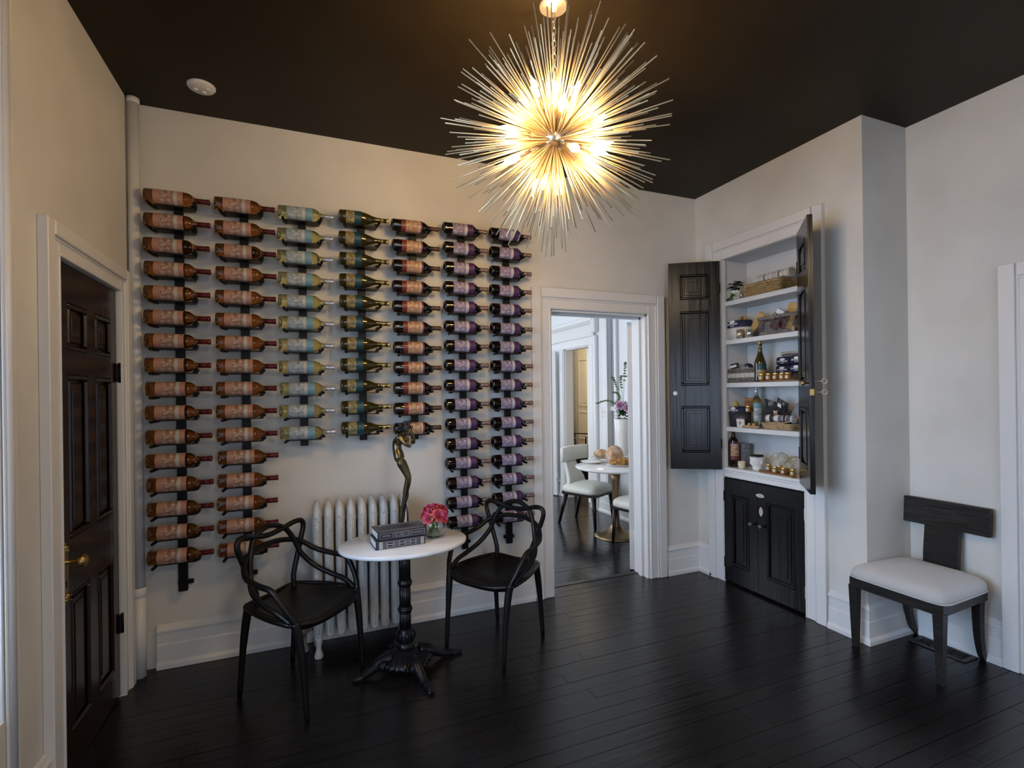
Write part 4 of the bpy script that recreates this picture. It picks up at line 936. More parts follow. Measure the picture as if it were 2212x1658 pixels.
for (dx, h2, bend) in ((-.10, .95, -.02), (-.02, .98, .06), (.03, 1.10, .0), (-.17, .72, -.12), (-.06, .80, -.05)):
    P = spline([(0, 0, .50), (dx*.5, 0, .50+(h2-.5)*.6), (dx, 0, h2-.04), (dx+bend, 0, h2-abs(bend)*.6)], 6); P = [(p.x*.92, -p.x*.39, p.z) for p in P]
    sp.tube(P, .0022, 5)
    for i in range(7, len(P)):
        for s in (-1, 1, 0): sp.ball((P[i][0]+s*.011, P[i][1]-.004, P[i][2]+rr.uniform(-.006, .006)), .010, .006, .007, 6, 4)
sp.build('green_spray', PETM, fv)
PEO = mat('peony_petal', (.62, .36, .55), .6, noise=(40, (.72, .52, .66), 2)); PEO2 = mat('peony_centre', (.60, .34, .54), .6)
pr0 = rose(petals=(PEO, PEO2)); pr0.name = 'peony'
for i, (x, z, y, s, wd) in enumerate(((-.045, .62, -.03, 1.5, 'left'), (.035, .595, -.05, 1.75, 'right'))):
    o = pr0 if i == 0 else dup(pr0); o.matrix_world = T(3.27+x*.92, 4.74-x*.39+y, FT+z) @ aim((-.6, -1, .3)) @ RZ(i) @ Matrix.Scale(s, 4); tag(o, 'mauve peony at the %s of the flowers in the tall white vase' % wd, 'peony', 'mauve peonies in the tall vase')
# ------------------------------------------------------------------ built-in cupboard in the right wall
SH = [2.207, 1.903, 1.565, 1.220, .905]           # shelf tops, highest first; the last is the sill
XB = 3.315; CASE = mat('cupboard_paint', (.62, .62, .61), .45)
cb = thing('built_in_cupboard', 'white built-in wall cupboard with black panelled doors, the upper pair standing open', 'cupboard', (0, 0, 0))
m = MB(); m.box(XR+.0, XB, CY1, CY1+.02, 0, CZT); m.box(XR+.0, XB, CY0-.02, CY0, 0, CZT); m.box(XR+.021, XB, CY0-.02, CY1+.02, CZT, CZT+.02); m.box(XB, XB+.02, CY0-.02, CY1+.02, 0, CZT+.02)
m.box(XR-.002, XR+.02, CY0, CY0+.012, .905, CZT); m.box(XR-.002, XR+.02, CY1-.012, CY1, .905, CZT)
m.build('case', CASE, cb)
for z in SH[:4]: MB().box(XR+.014, XB, CY0+.001, CY1-.001, z-.036, z, bev=.003).build('shelf', CASE, cb)
MB().box(XR-.020, XB, CY0+.001, CY1-.001, .880, .905, bev=.004).box(XR-.010, XR+.02, CY0+.001, CY1-.001, .828, .880, bev=.003).box(XR-.014, XR, CY0, CY1, .862, .876, bev=.005).build('sill', TRIM, cb)
dA = panel_door('door', .385, 1.635, .028, [(.085, .30, .13, .50), (.085, .30, .66, 1.25), (.085, .30, 1.34, 1.54)], BLACKP, name_panel='raised_panel'); dA.parent = cb
dA.matrix_local = T(XR-.036, CY1+.004, .888) @ RZ(math.radians(148))
MB().lathe([(.006, 0), (.006, .012), (.014, .020), (.016, .028), (.012, .034), (.001, .036)], 16, T(.345, .028, .600) @ RX(-PI/2)).lathe([(.018, 0), (.018, .003)], 16, T(.345, .028, .600) @ RX(-PI/2)).build('knob', WHITEC, dA, label='small white knob')
MB().box(.335, .355, .028, .032, .33, .41, bev=.003).build('lock_case', BLACKP, dA)
for z in (.20, 1.42): MB().box(-.004, .006, -.003, .031, z-.04, z+.04, bev=.002).build('hinge', BLACKM, dA)
dB = panel_door('door', .400, 1.645, .028, [(.075, .31, .13, .50), (.075, .31, .66, 1.25), (.075, .31, 1.34, 1.54)], BLACKP); dB.parent = cb
dB.matrix_local = T(XR-.030, CY0-.004, .888) @ RZ(math.radians(226)) @ T(0, -.024, 0)
MB().lathe([(.006, 0), (.006, .012), (.014, .020), (.016, .028), (.012, .034), (.001, .036)], 16, T(.36, 0, .655) @ RX(PI/2)).build('knob', BRASS, dB, label='small brass knob')
MB().box(.399, .404, .002, .026, .580, .620, bev=.002).box(.31, .355, .028, .032, .56, .64, bev=.002).build('lock_plate', BRASS, dB, label='brass lock plate')
kk = MB()
for zz in (.60, .665):
    kk.tube([(.345, .030, zz), (.345, .075, zz)], .003, 6); kk.tube([(.345+.012*math.cos(a)*.3, .088+.014*math.sin(a), zz+.015*math.cos(a)) for a in [i*PI/6 for i in range(12)]], .0025, 6, closed=True)
kk.build('key', SILVERL, dB, label='pale metal keys in the lock')
for z in (.20, 1.42): MB().box(-.004, .006, -.003, .031, z-.04, z+.04, bev=.002).build('hinge', BLACKM, dB)
YM = 2.735
for a, b, kn in ((YM+.0015, CY1-.003, 0), (CY0+.003, YM-.0015, 1)):
    wd = b-a; dC = panel_door('door', wd, .80, .026, [(.075, wd-.075, .13, .68)], BLACKP); dC.parent = cb; dC.matrix_local = T(XR-.016, b, .018) @ RZ(-PI/2)
    kx = wd-.042 if not kn else .042
    MB().lathe([(.006, 0), (.006, .014), (.012, .020), (.015, .028), (.012, .034), (.001, .036)], 16, T(kx, -.001, .50) @ RX(PI/2)).build('knob', mat('grey_knob', (.08, .08, .085), .35), dC)
    if kn:
        m = MB(); m.prism([(.032+.013*math.cos(t)*(1+.25*math.cos(2*t)), .605+.034*math.sin(t)) for t in [i*PI/12 for i in range(24)]], 'y', -.006, -.001); m.build('escutcheon', mat('worn_white_metal', (.62, .58, .48), .35, metal=.6), dC, label='pale metal keyhole plate')
        MB().prism([(.026+.036*math.cos(t), .720+.014*math.sin(t)) for t in [i*PI/12 for i in range(24)]], 'y', -.006, -.001).lathe([(.006, 0), (.004, .012)], 10, T(.026, -.006, .72) @ RX(PI/2)).build('latch', MT['worn_white_metal'], dC, label='pale metal turn latch')
        for z in (.14, .66): MB().box(wd-.004, wd+.012, -.004, .01, z-.04, z+.04, bev=.002).build('hinge', mat('worn_white_metal'), dC)
    else:
        for z in (.14, .66): MB().box(-.022, .004, -.004, .01, z-.04, z+.04, bev=.002).build('hinge', BLACKM, dC)
# shelf goods: local x runs to the right as seen from the room, local y into the cupboard
def ys(px, x, z=1.5):
    a, b = px-1106, 0; u = a*cr/FOC; d = Rv*u+Fv; return x/d.x*d.y
def goods(name, label, cat, px, shelf, x=3.14, group=None, rz=0, dz=0):
    return thing(name, label, cat, (x, ys(px, x), SH[shelf]+dz+.0005), -PI/2+rz, group)
def rr_path(w, d, z, r=.02, n=10, amp=0, ph=0, nw=1):
    """rounded rectangle path, optionally wavy"""
    pts = []; per = []
    for cx, cy, a0 in ((w/2-r, d/2-r, 0), (-w/2+r, d/2-r, PI/2), (-w/2+r, -d/2+r, PI), (w/2-r, -d/2+r, 3*PI/2)):
        for i in range(5): a = a0+PI/2*i/4; per.append((cx+r*math.cos(a), cy+r*math.sin(a), math.cos(a), math.sin(a)))
    tot = 0; segs = []
    for i in range(len(per)):
        a, b = per[i], per[(i+1) % len(per)]; L = math.hypot(b[0]-a[0], b[1]-a[1]); k = max(1, int(L/(.008 if amp else .03)))
        for j in range(k):
            t = j/k; s = tot+L*t; o = amp*math.sin(s/nw*2*PI+ph); pts.append((a[0]+(b[0]-a[0])*t+o*(a[2]+(b[2]-a[2])*t), a[1]+(b[1]-a[1])*t+o*(a[3]+(b[3]-a[3])*t), z+.3*amp*math.cos(s/nw*2*PI+ph)))
        tot += L
    return pts
def woven(parent, w, d, h, rows, material, name='weave', flare=0, rim=True, rimr=.006, thick=None, rimmat=None, front=1, nw=.028):
    m = MB(); th = thick or h/rows*.52
    for i in range(rows):
        f = 1+flare*i/rows; m.tube(rr_path(w*f, d*f, h*(i+.5)/rows, amp=.0035, ph=i*PI, nw=nw), th, 6, closed=True)
    m.box(-w/2+.01, w/2-.01, -d/2+.01, d/2-.01, 0.001, .006)
    m.build(name, material, parent)
    if rim: MB().tube(rr_path(w*(1+flare), d*(1+flare), h), rimr, 8, closed=True).build('rim', rimmat or material, parent)
def brand(parent, M, s=1, mt=None):
    """white oval emblem with the name under it, as printed on the navy cloth"""
    mt = mt or WHITET; m = MB(); P = [(.020*s*math.cos(t), .0085*s*math.sin(t), 0) for t in [i*PI/12 for i in range(24)]]
    V = [M @ Vector((x, y+.013*s, .0006)) for x, y, z in P]+[M @ Vector((x, y+.013*s, 0)) for x, y, z in P]; n = 24
    m.add(V, [tuple(range(n))]+[(i, n+i, n+(i+1) % n, (i+1) % n) for i in range(n)])
    for k, wv in ((-.7, .012), (.7, .009)): m.box(-wv*s, wv*s, (-.0085+k*.0008)*s-.0006, (-.0085+k*.0008)*s+.0006, 0, .0006, M=M @ T(0, -.0012*s*(k+1), 0))
    m.build('emblem', mt, parent)
    lettering('STOKELAN', .0145*s, parent, M @ T(0, 0, .0004), mt, sx=1.05)
    lettering('ESTATE WINERY', .0042*s, parent, M @ T(0, -.0125*s, .0004), mt)
def jar(label, px, shelf, x, r=.0185, h=.050, group='small honey jars', y=None, dz=0):
    t = goods('honey_jar', label, 'jar', px, shelf, x, group, dz=dz)
    MB().lathe([(.001, .001), (r*.95, .001), (r, .004), (r, h*.70), (r*.85, h*.76)], 8).build('jar_glass', HONEY, t)
    MB().lathe([(r*.93, h*.76), (r*.95, h*.78), (r*.95, h*.96), (r*.85, h), (.001, h)], 16, cap=False).build('lid', GOLD, t)
    MB().lathe([(r+.0006, h*.18), (r+.0006, h*.58)], 8, cap=False, a0=-PI*.82, a1=-PI*.30).build('label_sticker', mat('cream_sticker', (.60, .52, .40), .6), t)
    return t
# --- top shelf
pl = goods('potted_plant', 'dark green leafy plant in a white pot at the left end of the top shelf', 'plant', 1592, 0, 3.16)
MB().lathe([(.001, .001), (.032, .001), (.038, .06), (.042, .085), (.038, .085), (.034, .07), (.001, .07)], 22, cap=False).build('pot', WHITEC, pl)
def heart_leaf(m, M, L, wd):
    V = [(0, 0, 0), (L*.15, wd*.45, .003), (L*.45, wd*.5, .004), (L*.8, wd*.25, 0), (L, 0, -.006), (L*.8, -wd*.25, 0), (L*.45, -wd*.5, .004), (L*.15, -wd*.45, .003), (L*.5, 0, -.005)]
    m.add(V, [(8, i, i+1) for i in range(0, 7)]+[(8, 7, 0)], True, M)
rr = random.Random(2)
for i in range(15):
    m = MB(); a = i*2.4; e = rr.uniform(-.15, .75); z = rr.uniform(.095, .155); L = rr.uniform(.05, .075)
    px_, py_ = .018*math.cos(a), .018*math.sin(a)*.7-.005
    m.tube([(0, 0, .07), (px_*.7, py_*.7, z-.01), (px_, py_, z)], .0015, 5)
    heart_leaf(m, T(px_, py_, z) @ RZ(a) @ RY(-e*.3+.25), L, L*.75); m.build('leaf', LEAF, pl)
m = MB(); m.tube(spline([(.02, -.03, .08), (.045, -.045, .05), (.03, -.05, .015), (-.02, -.052, .006)], 5), .0016, 5)
for i in range(10): heart_leaf(m, T(.03-.006*i+rr.uniform(-.02, .02), -.052, .055-.005*i+rr.uniform(0, .01)) @ RZ(rr.uniform(-2.6, -.5)) @ RY(.7), .026, .022)
m.build('trailing_vine', mat('bright_leaf', (.07, .16, .03), .45), pl)
fg = goods('silver_figurine', 'tiny silver upright ornament in front of the seagrass basket', 'ornament', 1604, 0, 3.095)
MB().lathe([(.010, 0), (.010, .004), (.004, .008), (.003, .022), (.007, .028), (.004, .034), (.006, .040), (.001, .046)], 14).build('ornament_body', mat('silver_glitter', (.8, .8, .8), .2, metal=1), fg)
ya, yb_ = ys(1609, 3.105), ys(1686, 3.105)
bk = thing('seagrass_basket', 'rectangular tan seagrass basket holding rolled towels on the top shelf', 'basket', (3.20, (ya+yb_)/2, SH[0]+.001), -PI/2)
BW = ya-yb_; woven(bk, BW, .19, .088, 6, WICK, rimr=.009, nw=.022)
TOW = stripes('taupe_striped_towel', 0, 8, [(0, (.52, .48, .42)), (.30, (.62, .60, .54)), (.42, (.19, .15, .12)), (.55, (.62, .60, .54)), (.75, (.33, .30, .26)), (.80, (.62, .60, .54))])
def towel(label, loc, L, r, tm, rz=-PI/2, group='rolled striped towels'):
    o = thing('rolled_towel', label, 'towel', loc, rz, group); P = []
    for i in range(70): a = i*.27; q = r*(1-.013*i*.9); P.append((q*math.cos(a), q*math.sin(a)*.92))
    m = MB(); n = len(P); V = [(x, p[0], p[1]) for x in (-L/2, L/2) for p in P]; F = [(i, i+1, n+i+1, n+i) for i in range(n-1)]; m.add(V, F, True)
    for x in (-L/2+.004, L/2-.004): m.add([(x, 0, 0)]+[(x, r*.93*math.cos(t), r*.86*math.sin(t)) for t in [k*PI/10 for k in range(20)]], [(0, 1+k, 1+(k+1) % 20) for k in range(20)])
    for s in (-1, 1): m.tube([(s*L/2, p[0], p[1]) for p in P[::2]], .0022, 5)
    m.build('cloth_roll', tm, o); return o
towel('striped towel roll lying lowest in the seagrass basket', (3.165, (ya+yb_)/2-.01, SH[0]+.085), BW*.86, .034, TOW)
towel('striped towel roll lying on top of the others in the seagrass basket', (3.205, (ya+yb_)/2-.035, SH[0]+.135), BW*.93, .040, TOW)
# --- second shelf
def tub(label, px, shelf, w, d, h, body, x=3.165):
    t = goods('oval_tub', label, 'tub', px, shelf, x)
    MB().lathe([(.001, .001), (w/2*.88, .001), (w/2, h), (w/2*.96, h), (w/2*.86, .012), (.001, .012)], 36, sy=d/w, cap=False).build('tub_body', body, t); return t
t = tub('white oval tub with a navy printed cloth, left on the second shelf', 1600, 1, .205, .15, .105, mat('cream_enamel', (.66, .63, .58), .35))
def drape(t, w, d, z0, z1, s):
    nv = MB().lathe([(w/2*1.02, z0), (w/2*1.05, z0+(z1-z0)*.5), (w/2*.99, z1), (w/2*.80, z1+.006), (w/2*.4, z1-.005), (.001, z1-.008)], 40, sy=d/w, cap=False).build('folded_cloth', NAVY, t, label='navy cloth with white printed name')
    brand(nv, T(0, -d/2*1.055, (z0+z1)/2+.001) @ RX(math.radians(88)), s)
drape(t, .205, .15, .092, .142, 1.35)
def board(label, px, shelf, x, w, h, th, tilt, roll, mt, dz=0, name='wooden_board'):
    t = goods(name, label, 'board', px, shelf, x, dz=dz); MB().box(-w/2, w/2, 0, th, 0, h, M=RY(roll) @ RX(-tilt), bev=.004).build('board_slab', mt, t); return t
TW = stripes('two_tone_board', 0, 20, [(0, (.20, .08, .03)), (.55, (.50, .31, .11))], .45)
board('dark and light striped board upright in the white tub', 1598, 1, 3.175, .062, .19, .018, .12, .04, TW, .0)
board('light bamboo board leaning right in the white tub', 1618, 1, 3.165, .060, .19, .018, .12, .62, WOODL, .03)
g1 = goods('candle_jar', 'gold mottled glass candle jar in front of the white tub', 'candle jar', 1600, 1, 3.085)
MB().lathe([(.001, .001), (.025, .001), (.025, .068), (.022, .068), (.022, .012), (.001, .012)], 22, cap=False).build('jar_body', mat('gold_mercury_glass', (.52, .40, .26), .22, metal=.7, noise=(70, (.80, .68, .50), 3)), g1)
g2 = goods('silver_votive', 'silver mottled glass votive beside the gold candle jar', 'candle jar', 1621, 1, 3.092)
MB().lathe([(.001, .001), (.020, .001), (.026, .03), (.022, .060), (.019, .060), (.022, .03), (.001, .008)], 18, cap=False, flute=.05, nf=9).build('jar_body', mat('silver_mercury_glass', (.55, .55, .52), .15, metal=.8, noise=(60, (.85, .83, .78), 3)), g2)
ya, yb_ = ys(1636, 3.10), ys(1722, 3.10); BW = ya-yb_
ak = thing('arched_willow_basket', 'grey willow basket with arched openwork sides on the second shelf', 'basket', (3.19, (ya+yb_)/2, SH[1]+.001), -PI/2)
m = MB()
for i in range(3): m.tube(rr_path(BW*.95, .16, .006+.008*i, amp=.002, ph=i*PI, nw=.02), .005, 6, closed=True)
m.build('base_weave', WICKG, ak)
m = MB()
for i in range(3): m.tube(rr_path(BW, .18, .118+.007*i, amp=.0015, ph=i*PI, nw=.015), .0052, 6, closed=True)
m.build('rim', WICKG, ak)
m = MB(); na = 4
for side in (-1, 1):
    for i in range(na):
        c = -BW/2*.9+BW*.9*(i+.5)/na
        for r in (.9, .72, .54, .36):
            R = BW*.9/na*.62*r; P = [(c-R, side*.083, .02), (c-R, side*.083, .065)]+[(c-R*math.cos(a), side*.085, .068+R*1.0*math.sin(a)*1.15) for a in [PI*k/8 for k in range(9)]]+[(c+R, side*.083, .065), (c+R, side*.083, .02)]
            m.tube(P, .0016, 5)
for s in (-1, 1):
    for k in range(9): y = -.075+.15*k/8; m.tube([(s*BW*.475, y, .01), (s*BW*.5, y, .12)], .0017, 5)
m.build('arched_spokes', WICKG, ak)
MB().tube(spline([(-BW*.30, -.02, .13), (-.085, -.0, .165), (-.055, 0, .172), (-.02, .0, .150), (-.015, .0, .13)], 5), .004, 6).build('handle', WICKG, ak)
bx = goods('wine_gift_box', 'dark red box with white tag leaning out of the grey arched basket', 'box', 1672, 1, 3.17, dz=.05)
MB().box(-.030, .030, -.012, .012, 0, .145, M=RY(.55), bev=.003).build('carton', mat('maroon_card', (.13, .018, .018), .5), bx)
MB().box(-.031, .031, -.0135, .0132, .112, .147, M=RY(.55), bev=.001).build('paper_tag', WHITET, bx)
lettering('wine', .020, bx, RY(.55) @ T(0, -.0130, .085) @ RX(PI/2), mat('pink_print', (.55, .25, .22), .6)) if 0 else None
b3 = goods('wine_gift_box', 'second dark red box behind the tagged one in the grey arched basket', 'box', 1688, 1, 3.19, dz=.05); MB().box(-.026, .026, -.010, .010, 0, .125, M=RY(.45), bev=.003).build('carton', MT['maroon_card'], b3)
board('light wooden board leaning at the right end of the second shelf', 1700, 1, 3.20, .075, .19, .018, .1, .25, WOODL, .04)
ck = goods('wine_cork', 'upright cork standing at the right end of the second shelf', 'cork', 1716, 1, 3.078); MB().lathe([(.001, 0), (.011, 0), (.0115, .038), (.001, .038)], 12).build('cork_body', CORK, ck)
# --- third shelf
ya, yb_ = ys(1571, 3.10), ys(1631, 3.10); BW = ya-yb_
gk = thing('banded_basket', 'grey woven basket with a white middle band on the third shelf', 'basket', (3.165, (ya+yb_)/2, SH[2]+.001), -PI/2)
for k, (z0_, z1_, mt_) in enumerate(((.0, .038, WICKG), (.038, .072, mat('white_cord', (.62, .60, .54), .7)), (.072, .105, WICKG))):
    m = MB(); n = 4
    for i in range(n): m.tube(rr_path(BW, .13, z0_+(z1_-z0_)*(i+.5)/n, amp=.0025, ph=i*PI, nw=.024), (z1_-z0_)/n*.5, 6, closed=True)
    m.build('weave' if k != 1 else 'white_band', mt_, gk)
m = MB()
for k in range(7):
    x = -BW/2+BW*k/6; m.tube([(x*.99, -.0695, .002), (x*.99, -.0695, .107)], .0018, 5)
m.tube(rr_path(BW, .13, .107), .003, 6, closed=True); m.build('wire_frame', mat('dull_wire', (.35, .34, .32), .4, metal=.7), gk)
MB().box(-BW/2+.01, BW/2-.01, -.055, .055, .0, .01).build('base', WICKG, gk)
pk1 = goods('snack_box', 'dark green packet with white label leaning in the banded basket', 'packet', 1592, 2, 3.15, dz=.06); MB().box(-.038, .038, -.012, .012, 0, .095, M=RY(-.15) @ RX(.15), bev=.006).build('packet_body', mat('dark_green_card', (.012, .030, .016), .5), pk1); MB().box(-.036, .030, -.0135, -.012, .065, .083, M=RY(-.15) @ RX(.15)).build('paper_label', WHITET, pk1)
pk2 = goods('folded_shirt', 'navy cloth with printed white name folded in the banded basket', 'cloth', 1617, 2, 3.155, dz=.072); q = MB().ball((0, 0, .035), .044, .030, .042, 20, 12).build('cloth_fold', NAVY, pk2); brand(q, T(0, -.029, .040) @ RX(math.radians(74)), .85)
board('dark wooden board behind the banded basket at the far left of the third shelf', 1577, 2, 3.19, .06, .17, .016, .1, -.35, WOODB, .02)
def standing(kind, label, px, shelf, x, rollz=0):
    b = dup(protos[kind]); b.location = (x, ys(px, x), SH[shelf]+.0006)
    b.rotation_euler = (Matrix.Rotation(-.9+rollz, 3, 'Z') @ Matrix.Rotation(-PI/2, 3, 'Y') @ Matrix.Rotation(PI/2, 3, 'X')).to_euler(); b['label'] = label; b['group'] = 'bottles standing in the cupboard'; return b
standing('teal', 'dark wine bottle with teal label standing in the middle of the third shelf', 1643, 2, 3.115)
ya, yb_ = ys(1660, 3.14), ys(1724, 3.14); BW = ya-yb_
rk = thing('rope_basket', 'pale rope basket packed with four navy printed cloths on the third shelf', 'basket', (3.235, (ya+yb_)/2, SH[2]+.001), -PI/2)
MB().box(-BW/2, BW/2, .045, .058, 0, .205, bev=.008).build('basket_back', WICKG, rk); m = MB()
P = rr_path(BW, .012, 0, r=.005); m.tube([(-BW/2, .03, .01), (-BW/2, .035, .19), (-BW/2+.02, .035, .208), (BW/2-.02, .035, .208), (BW/2, .035, .19), (BW/2, .03, .01)], .007, 8)
for i in range(16): m.ball((-BW/2+BW*(i+.5)/16, .033, .212), .009, n=8, m=5)
m.build('rope_rim', mat('pale_rope', (.50, .48, .44), .8, bump=(200, .5)), rk)
for i, (fx, fz, wd) in enumerate(((-.26, .150, 'upper left'), (.22, .155, 'upper right'), (-.28, .088, 'lower left'), (.20, .092, 'lower right'))):
    s = thing('folded_shirt', 'navy folded cloth, %s of the four in the rope basket' % wd, 'cloth', (3.225, (ya+yb_)/2-BW*fx, SH[2]+fz-.03), -PI/2, 'navy cloths in the rope basket')
    q = MB().box(-BW*.24, BW*.24, -.010, .045, 0, .060, bev=.010).build('cloth_fold', NAVY, s); brand(q, T(0, -.0102, .028) @ RX(PI/2), 1.08)
sb = MB().box(-.17, .12, -.035, .035, 0, .008, bev=.003).build('serving_board', WOODB); sb.location = (3.095, ys(1692, 3.095)+.0, SH[2]+.001); sb.rotation_euler = (0, 0, -PI/2); tag(sb, 'thin brown serving board under the row of honey jars on the third shelf', 'board')
for i, (px, wd) in enumerate(((1646, 'leftmost, touching the standing bottle'), (1661, 'second'), (1676, 'third'), (1691, 'fourth'), (1703, 'fifth and rightmost'))): jar('honey jar on the third shelf, %s of five' % wd, px, 2, 3.088, r=.020, h=.052, dz=.010, group='honey jars on the third shelf')
# --- fourth shelf
t = tub('charcoal grey oval tub with a navy printed cloth on the fourth shelf', 1597, 3, .20, .15, .115, mat('charcoal_enamel', (.035, .037, .045), .4), 3.17)
drape(t, .17, .13, .104, .152, 1.25)
for i, (px, dx, wd) in enumerate(((1573, 3.14, 'at the left edge'), (1589, 3.175, 'beside the wooden board'))):
    a = goods('yellow_fruit', 'small green and yellow pear in the charcoal tub, %s' % wd, 'fruit', px, 3, dx, 'pears in the charcoal tub', dz=.150); MB().lathe([(.001, 0), (.016, .005), (.020, .018), (.014, .034), (.007, .045), (.001, .048)], 14).build('fruit_flesh', mat('green_pear', (.40, .42, .05), .45, noise=(20, (.55, .35, .05), 2)), a); MB().tube([(0, 0, .046), (.004, 0, .060)], .0015, 5).build('stalk', WOODB, a)
board('tall dark wooden board upright in the charcoal tub', 1606, 3, 3.185, .070, .22, .018, .1, .12, WOODB, .01)
board('short brown wooden board leaning right in the charcoal tub', 1620, 3, 3.20, .040, .13, .016, .1, .35, WOODB, .08)
j = jar('honey jar tucked into the right side of the charcoal tub', 1616, 3, 3.125, group='honey jars on the fourth shelf', dz=.118)
gc = goods('gift_card', 'square white gift card tied with gold string in front of the charcoal tub', 'card', 1599, 3, 3.078)
MB().box(-.036, .036, 0, .012, 0, .066, M=RX(.12), bev=.002).build('card', mat('ivory_card', (.70, .67, .62), .6), gc)
m = MB(); m.tube([(-.036, -.001, .036), (.036, -.001, .038)], .0009, 5, M=RX(.12)); m.tube([(.002, -.001, 0), (0, -.001, .066)], .0009, 5, M=RX(.12))
for a in (.6, 2.5, -.6, -2.5): m.tube(spline([(0, -.002, .037), (.012*math.cos(a), -.006, .037+.012*math.sin(a)), (.016*math.cos(a+.5), -.004, .037+.016*math.sin(a+.5)), (0, -.002, .037)], 4), .0009, 5, M=RX(.12))
m.build('gold_string', GOLD, gc)
rr = random.Random(4)
for i in range(8):
    o = MB().lathe([(.001, 0), (.010, 0), (.0105, .040), (.001, .040)], 12).build('wine_cork', CORK) if i == 0 else o.copy()
    if i: COL.objects.link(o)
    x = 3.085+.012*(i % 2); px = (1611, 1617, 1622, 1627, 1633, 1638, 1620, 1631)[i]; a = rr.uniform(-.7, .7); o.matrix_world = T(x-.01, ys(px, x), SH[3]+.0115+(.019 if i > 5 else 0)) @ RZ(a) @ RY(PI/2) @ T(0, 0, -.02)
    tag(o, 'wine cork in the heap on the fourth shelf, %s' % ['leftmost, nearest the gift card', 'second of the lower layer', 'third of the lower layer', 'fourth of the lower layer', 'fifth of the lower layer', 'rightmost, nearest the willow tray', 'left one of the two on top', 'right one of the two on top'][i], 'cork', 'upper corks of the heap on the fourth shelf' if i > 5 else 'corks lying in the heap on the fourth shelf')
standing('white', 'pale wine bottle with light blue label standing on the fourth shelf', 1634, 3, 3.19)
ya, yb_ = ys(1640, 3.10), ys(1712, 3.10); BW = ya-yb_
tk = thing('willow_tray', 'shallow flared tan willow tray holding a striped towel on the fourth shelf', 'basket', (3.165, (ya+yb_)/2-.005, SH[3]+.001), -PI/2)
woven(tk, BW*.80, .12, .046, 5, WICKT, flare=.22, nw=.018, rim=False)
m = MB(); P = [(BW*.49*math.cos(a)*1.02, .075*math.sin(a), .050+.045*abs(math.cos(a))**4) for a in [2*PI*k/48 for k in range(48)]]
m.tube(P, .0045, 7, closed=True); m.build('rim', WICKT, tk)
TOW2 = stripes('grey_white_striped_towel', 0, 15, [(0, (.12, .125, .14)), (.5, (.60, .60, .60))])
towel('grey and white striped towel roll on the willow tray', (3.135, (ya+yb_)/2-.01, SH[3]+.078), BW*.80, .033, TOW2)
for i, (dx, wd) in enumerate(((-.055, 'left'), (.055, 'right'))):
    o = MB().tube([(0, .037*math.cos(a), .037*math.sin(a)) for a in [2*PI*k/20 for k in range(20)]], .0065, 6, closed=True).build('ring_tie', mat('brown_leather', (.06, .03, .02), .5)); o.location = (3.135, (ya+yb_)/2-.01-dx, SH[3]+.078); o.rotation_euler = (0, 0, -PI/2); tag(o, 'brown leather tie round the %s part of the striped towel roll' % wd, 'strap', 'leather ties on the towel roll')
def snack(label, px, x, dz, w, h, a):
    s = goods('snack_bag', label, 'bag', px, 3, x, 'dark snack bags on the willow tray', dz=dz); m = MB(); n = 9; V = []
    for sgn in (-1, 1):
        for j in range(n+1):
            for i in range(n+1):
                u, v = -1+2*i/n, -1+2*j/n; V.append((u*w/2, sgn*.020*(1-u**4)*(1-v**4)*(1+.25*math.sin(9*u+5*v)), h/2+v*h/2))
    k = (n+1)**2; F = []
    for j in range(n):
        for i in range(n): q = j*(n+1)+i; F.append((q, q+1, q+n+2, q+n+1)); F.append((k+q, k+q+n+1, k+q+n+2, k+q+1))
    m.add(V, F, True, RY(a) @ RX(.3)).build('foil_bag', mat('black_foil', (.016, .018, .020), .22, noise=(30, (.05, .05, .05), 3)), s); return s
s1 = snack('shiny black snack bag, left of the two on the willow tray', 1666, 3.225, .06, .11, .16, .25); lettering('NUTS', .020, s1, RY(.25) @ RX(.3) @ T(0, -.0225, .10) @ RX(PI/2), WHITET) if 0 else None
s2 = snack('shiny black snack bag with white price tag, right of the two', 1685, 3.21, .08, .10, .15, .45); MB().box(-.02, .012, -.0255, -.0245, .10, .128, M=RY(.45) @ RX(.3)).build('price_tag', WHITET, s2)
gb = goods('grey_box', 'large pale grey box leaning at the right end of the fourth shelf', 'box', 1712, 3, 3.20); MB().box(-.07, .07, 0, .03, 0, .18, M=RY(.42) @ RX(-.15), bev=.003).build('carton', mat('grey_card', (.26, .26, .29), .6), gb)
o = goods('tissue_flower', 'crumpled cream paper flower with a brown base on the striped towel', 'ornament', 1675, 3, 3.12, dz=.112)
m = MB(); rr = random.Random(8)
for k in range(7): heart_leaf(m, RZ(k*.9) @ RY(-1.1), .030, .024)
m.build('paper_petals', mat('ivory_card'), o); MB().ball((0, 0, .003), .016, .013, .010, 10, 6).build('wood_base', CORK, o)
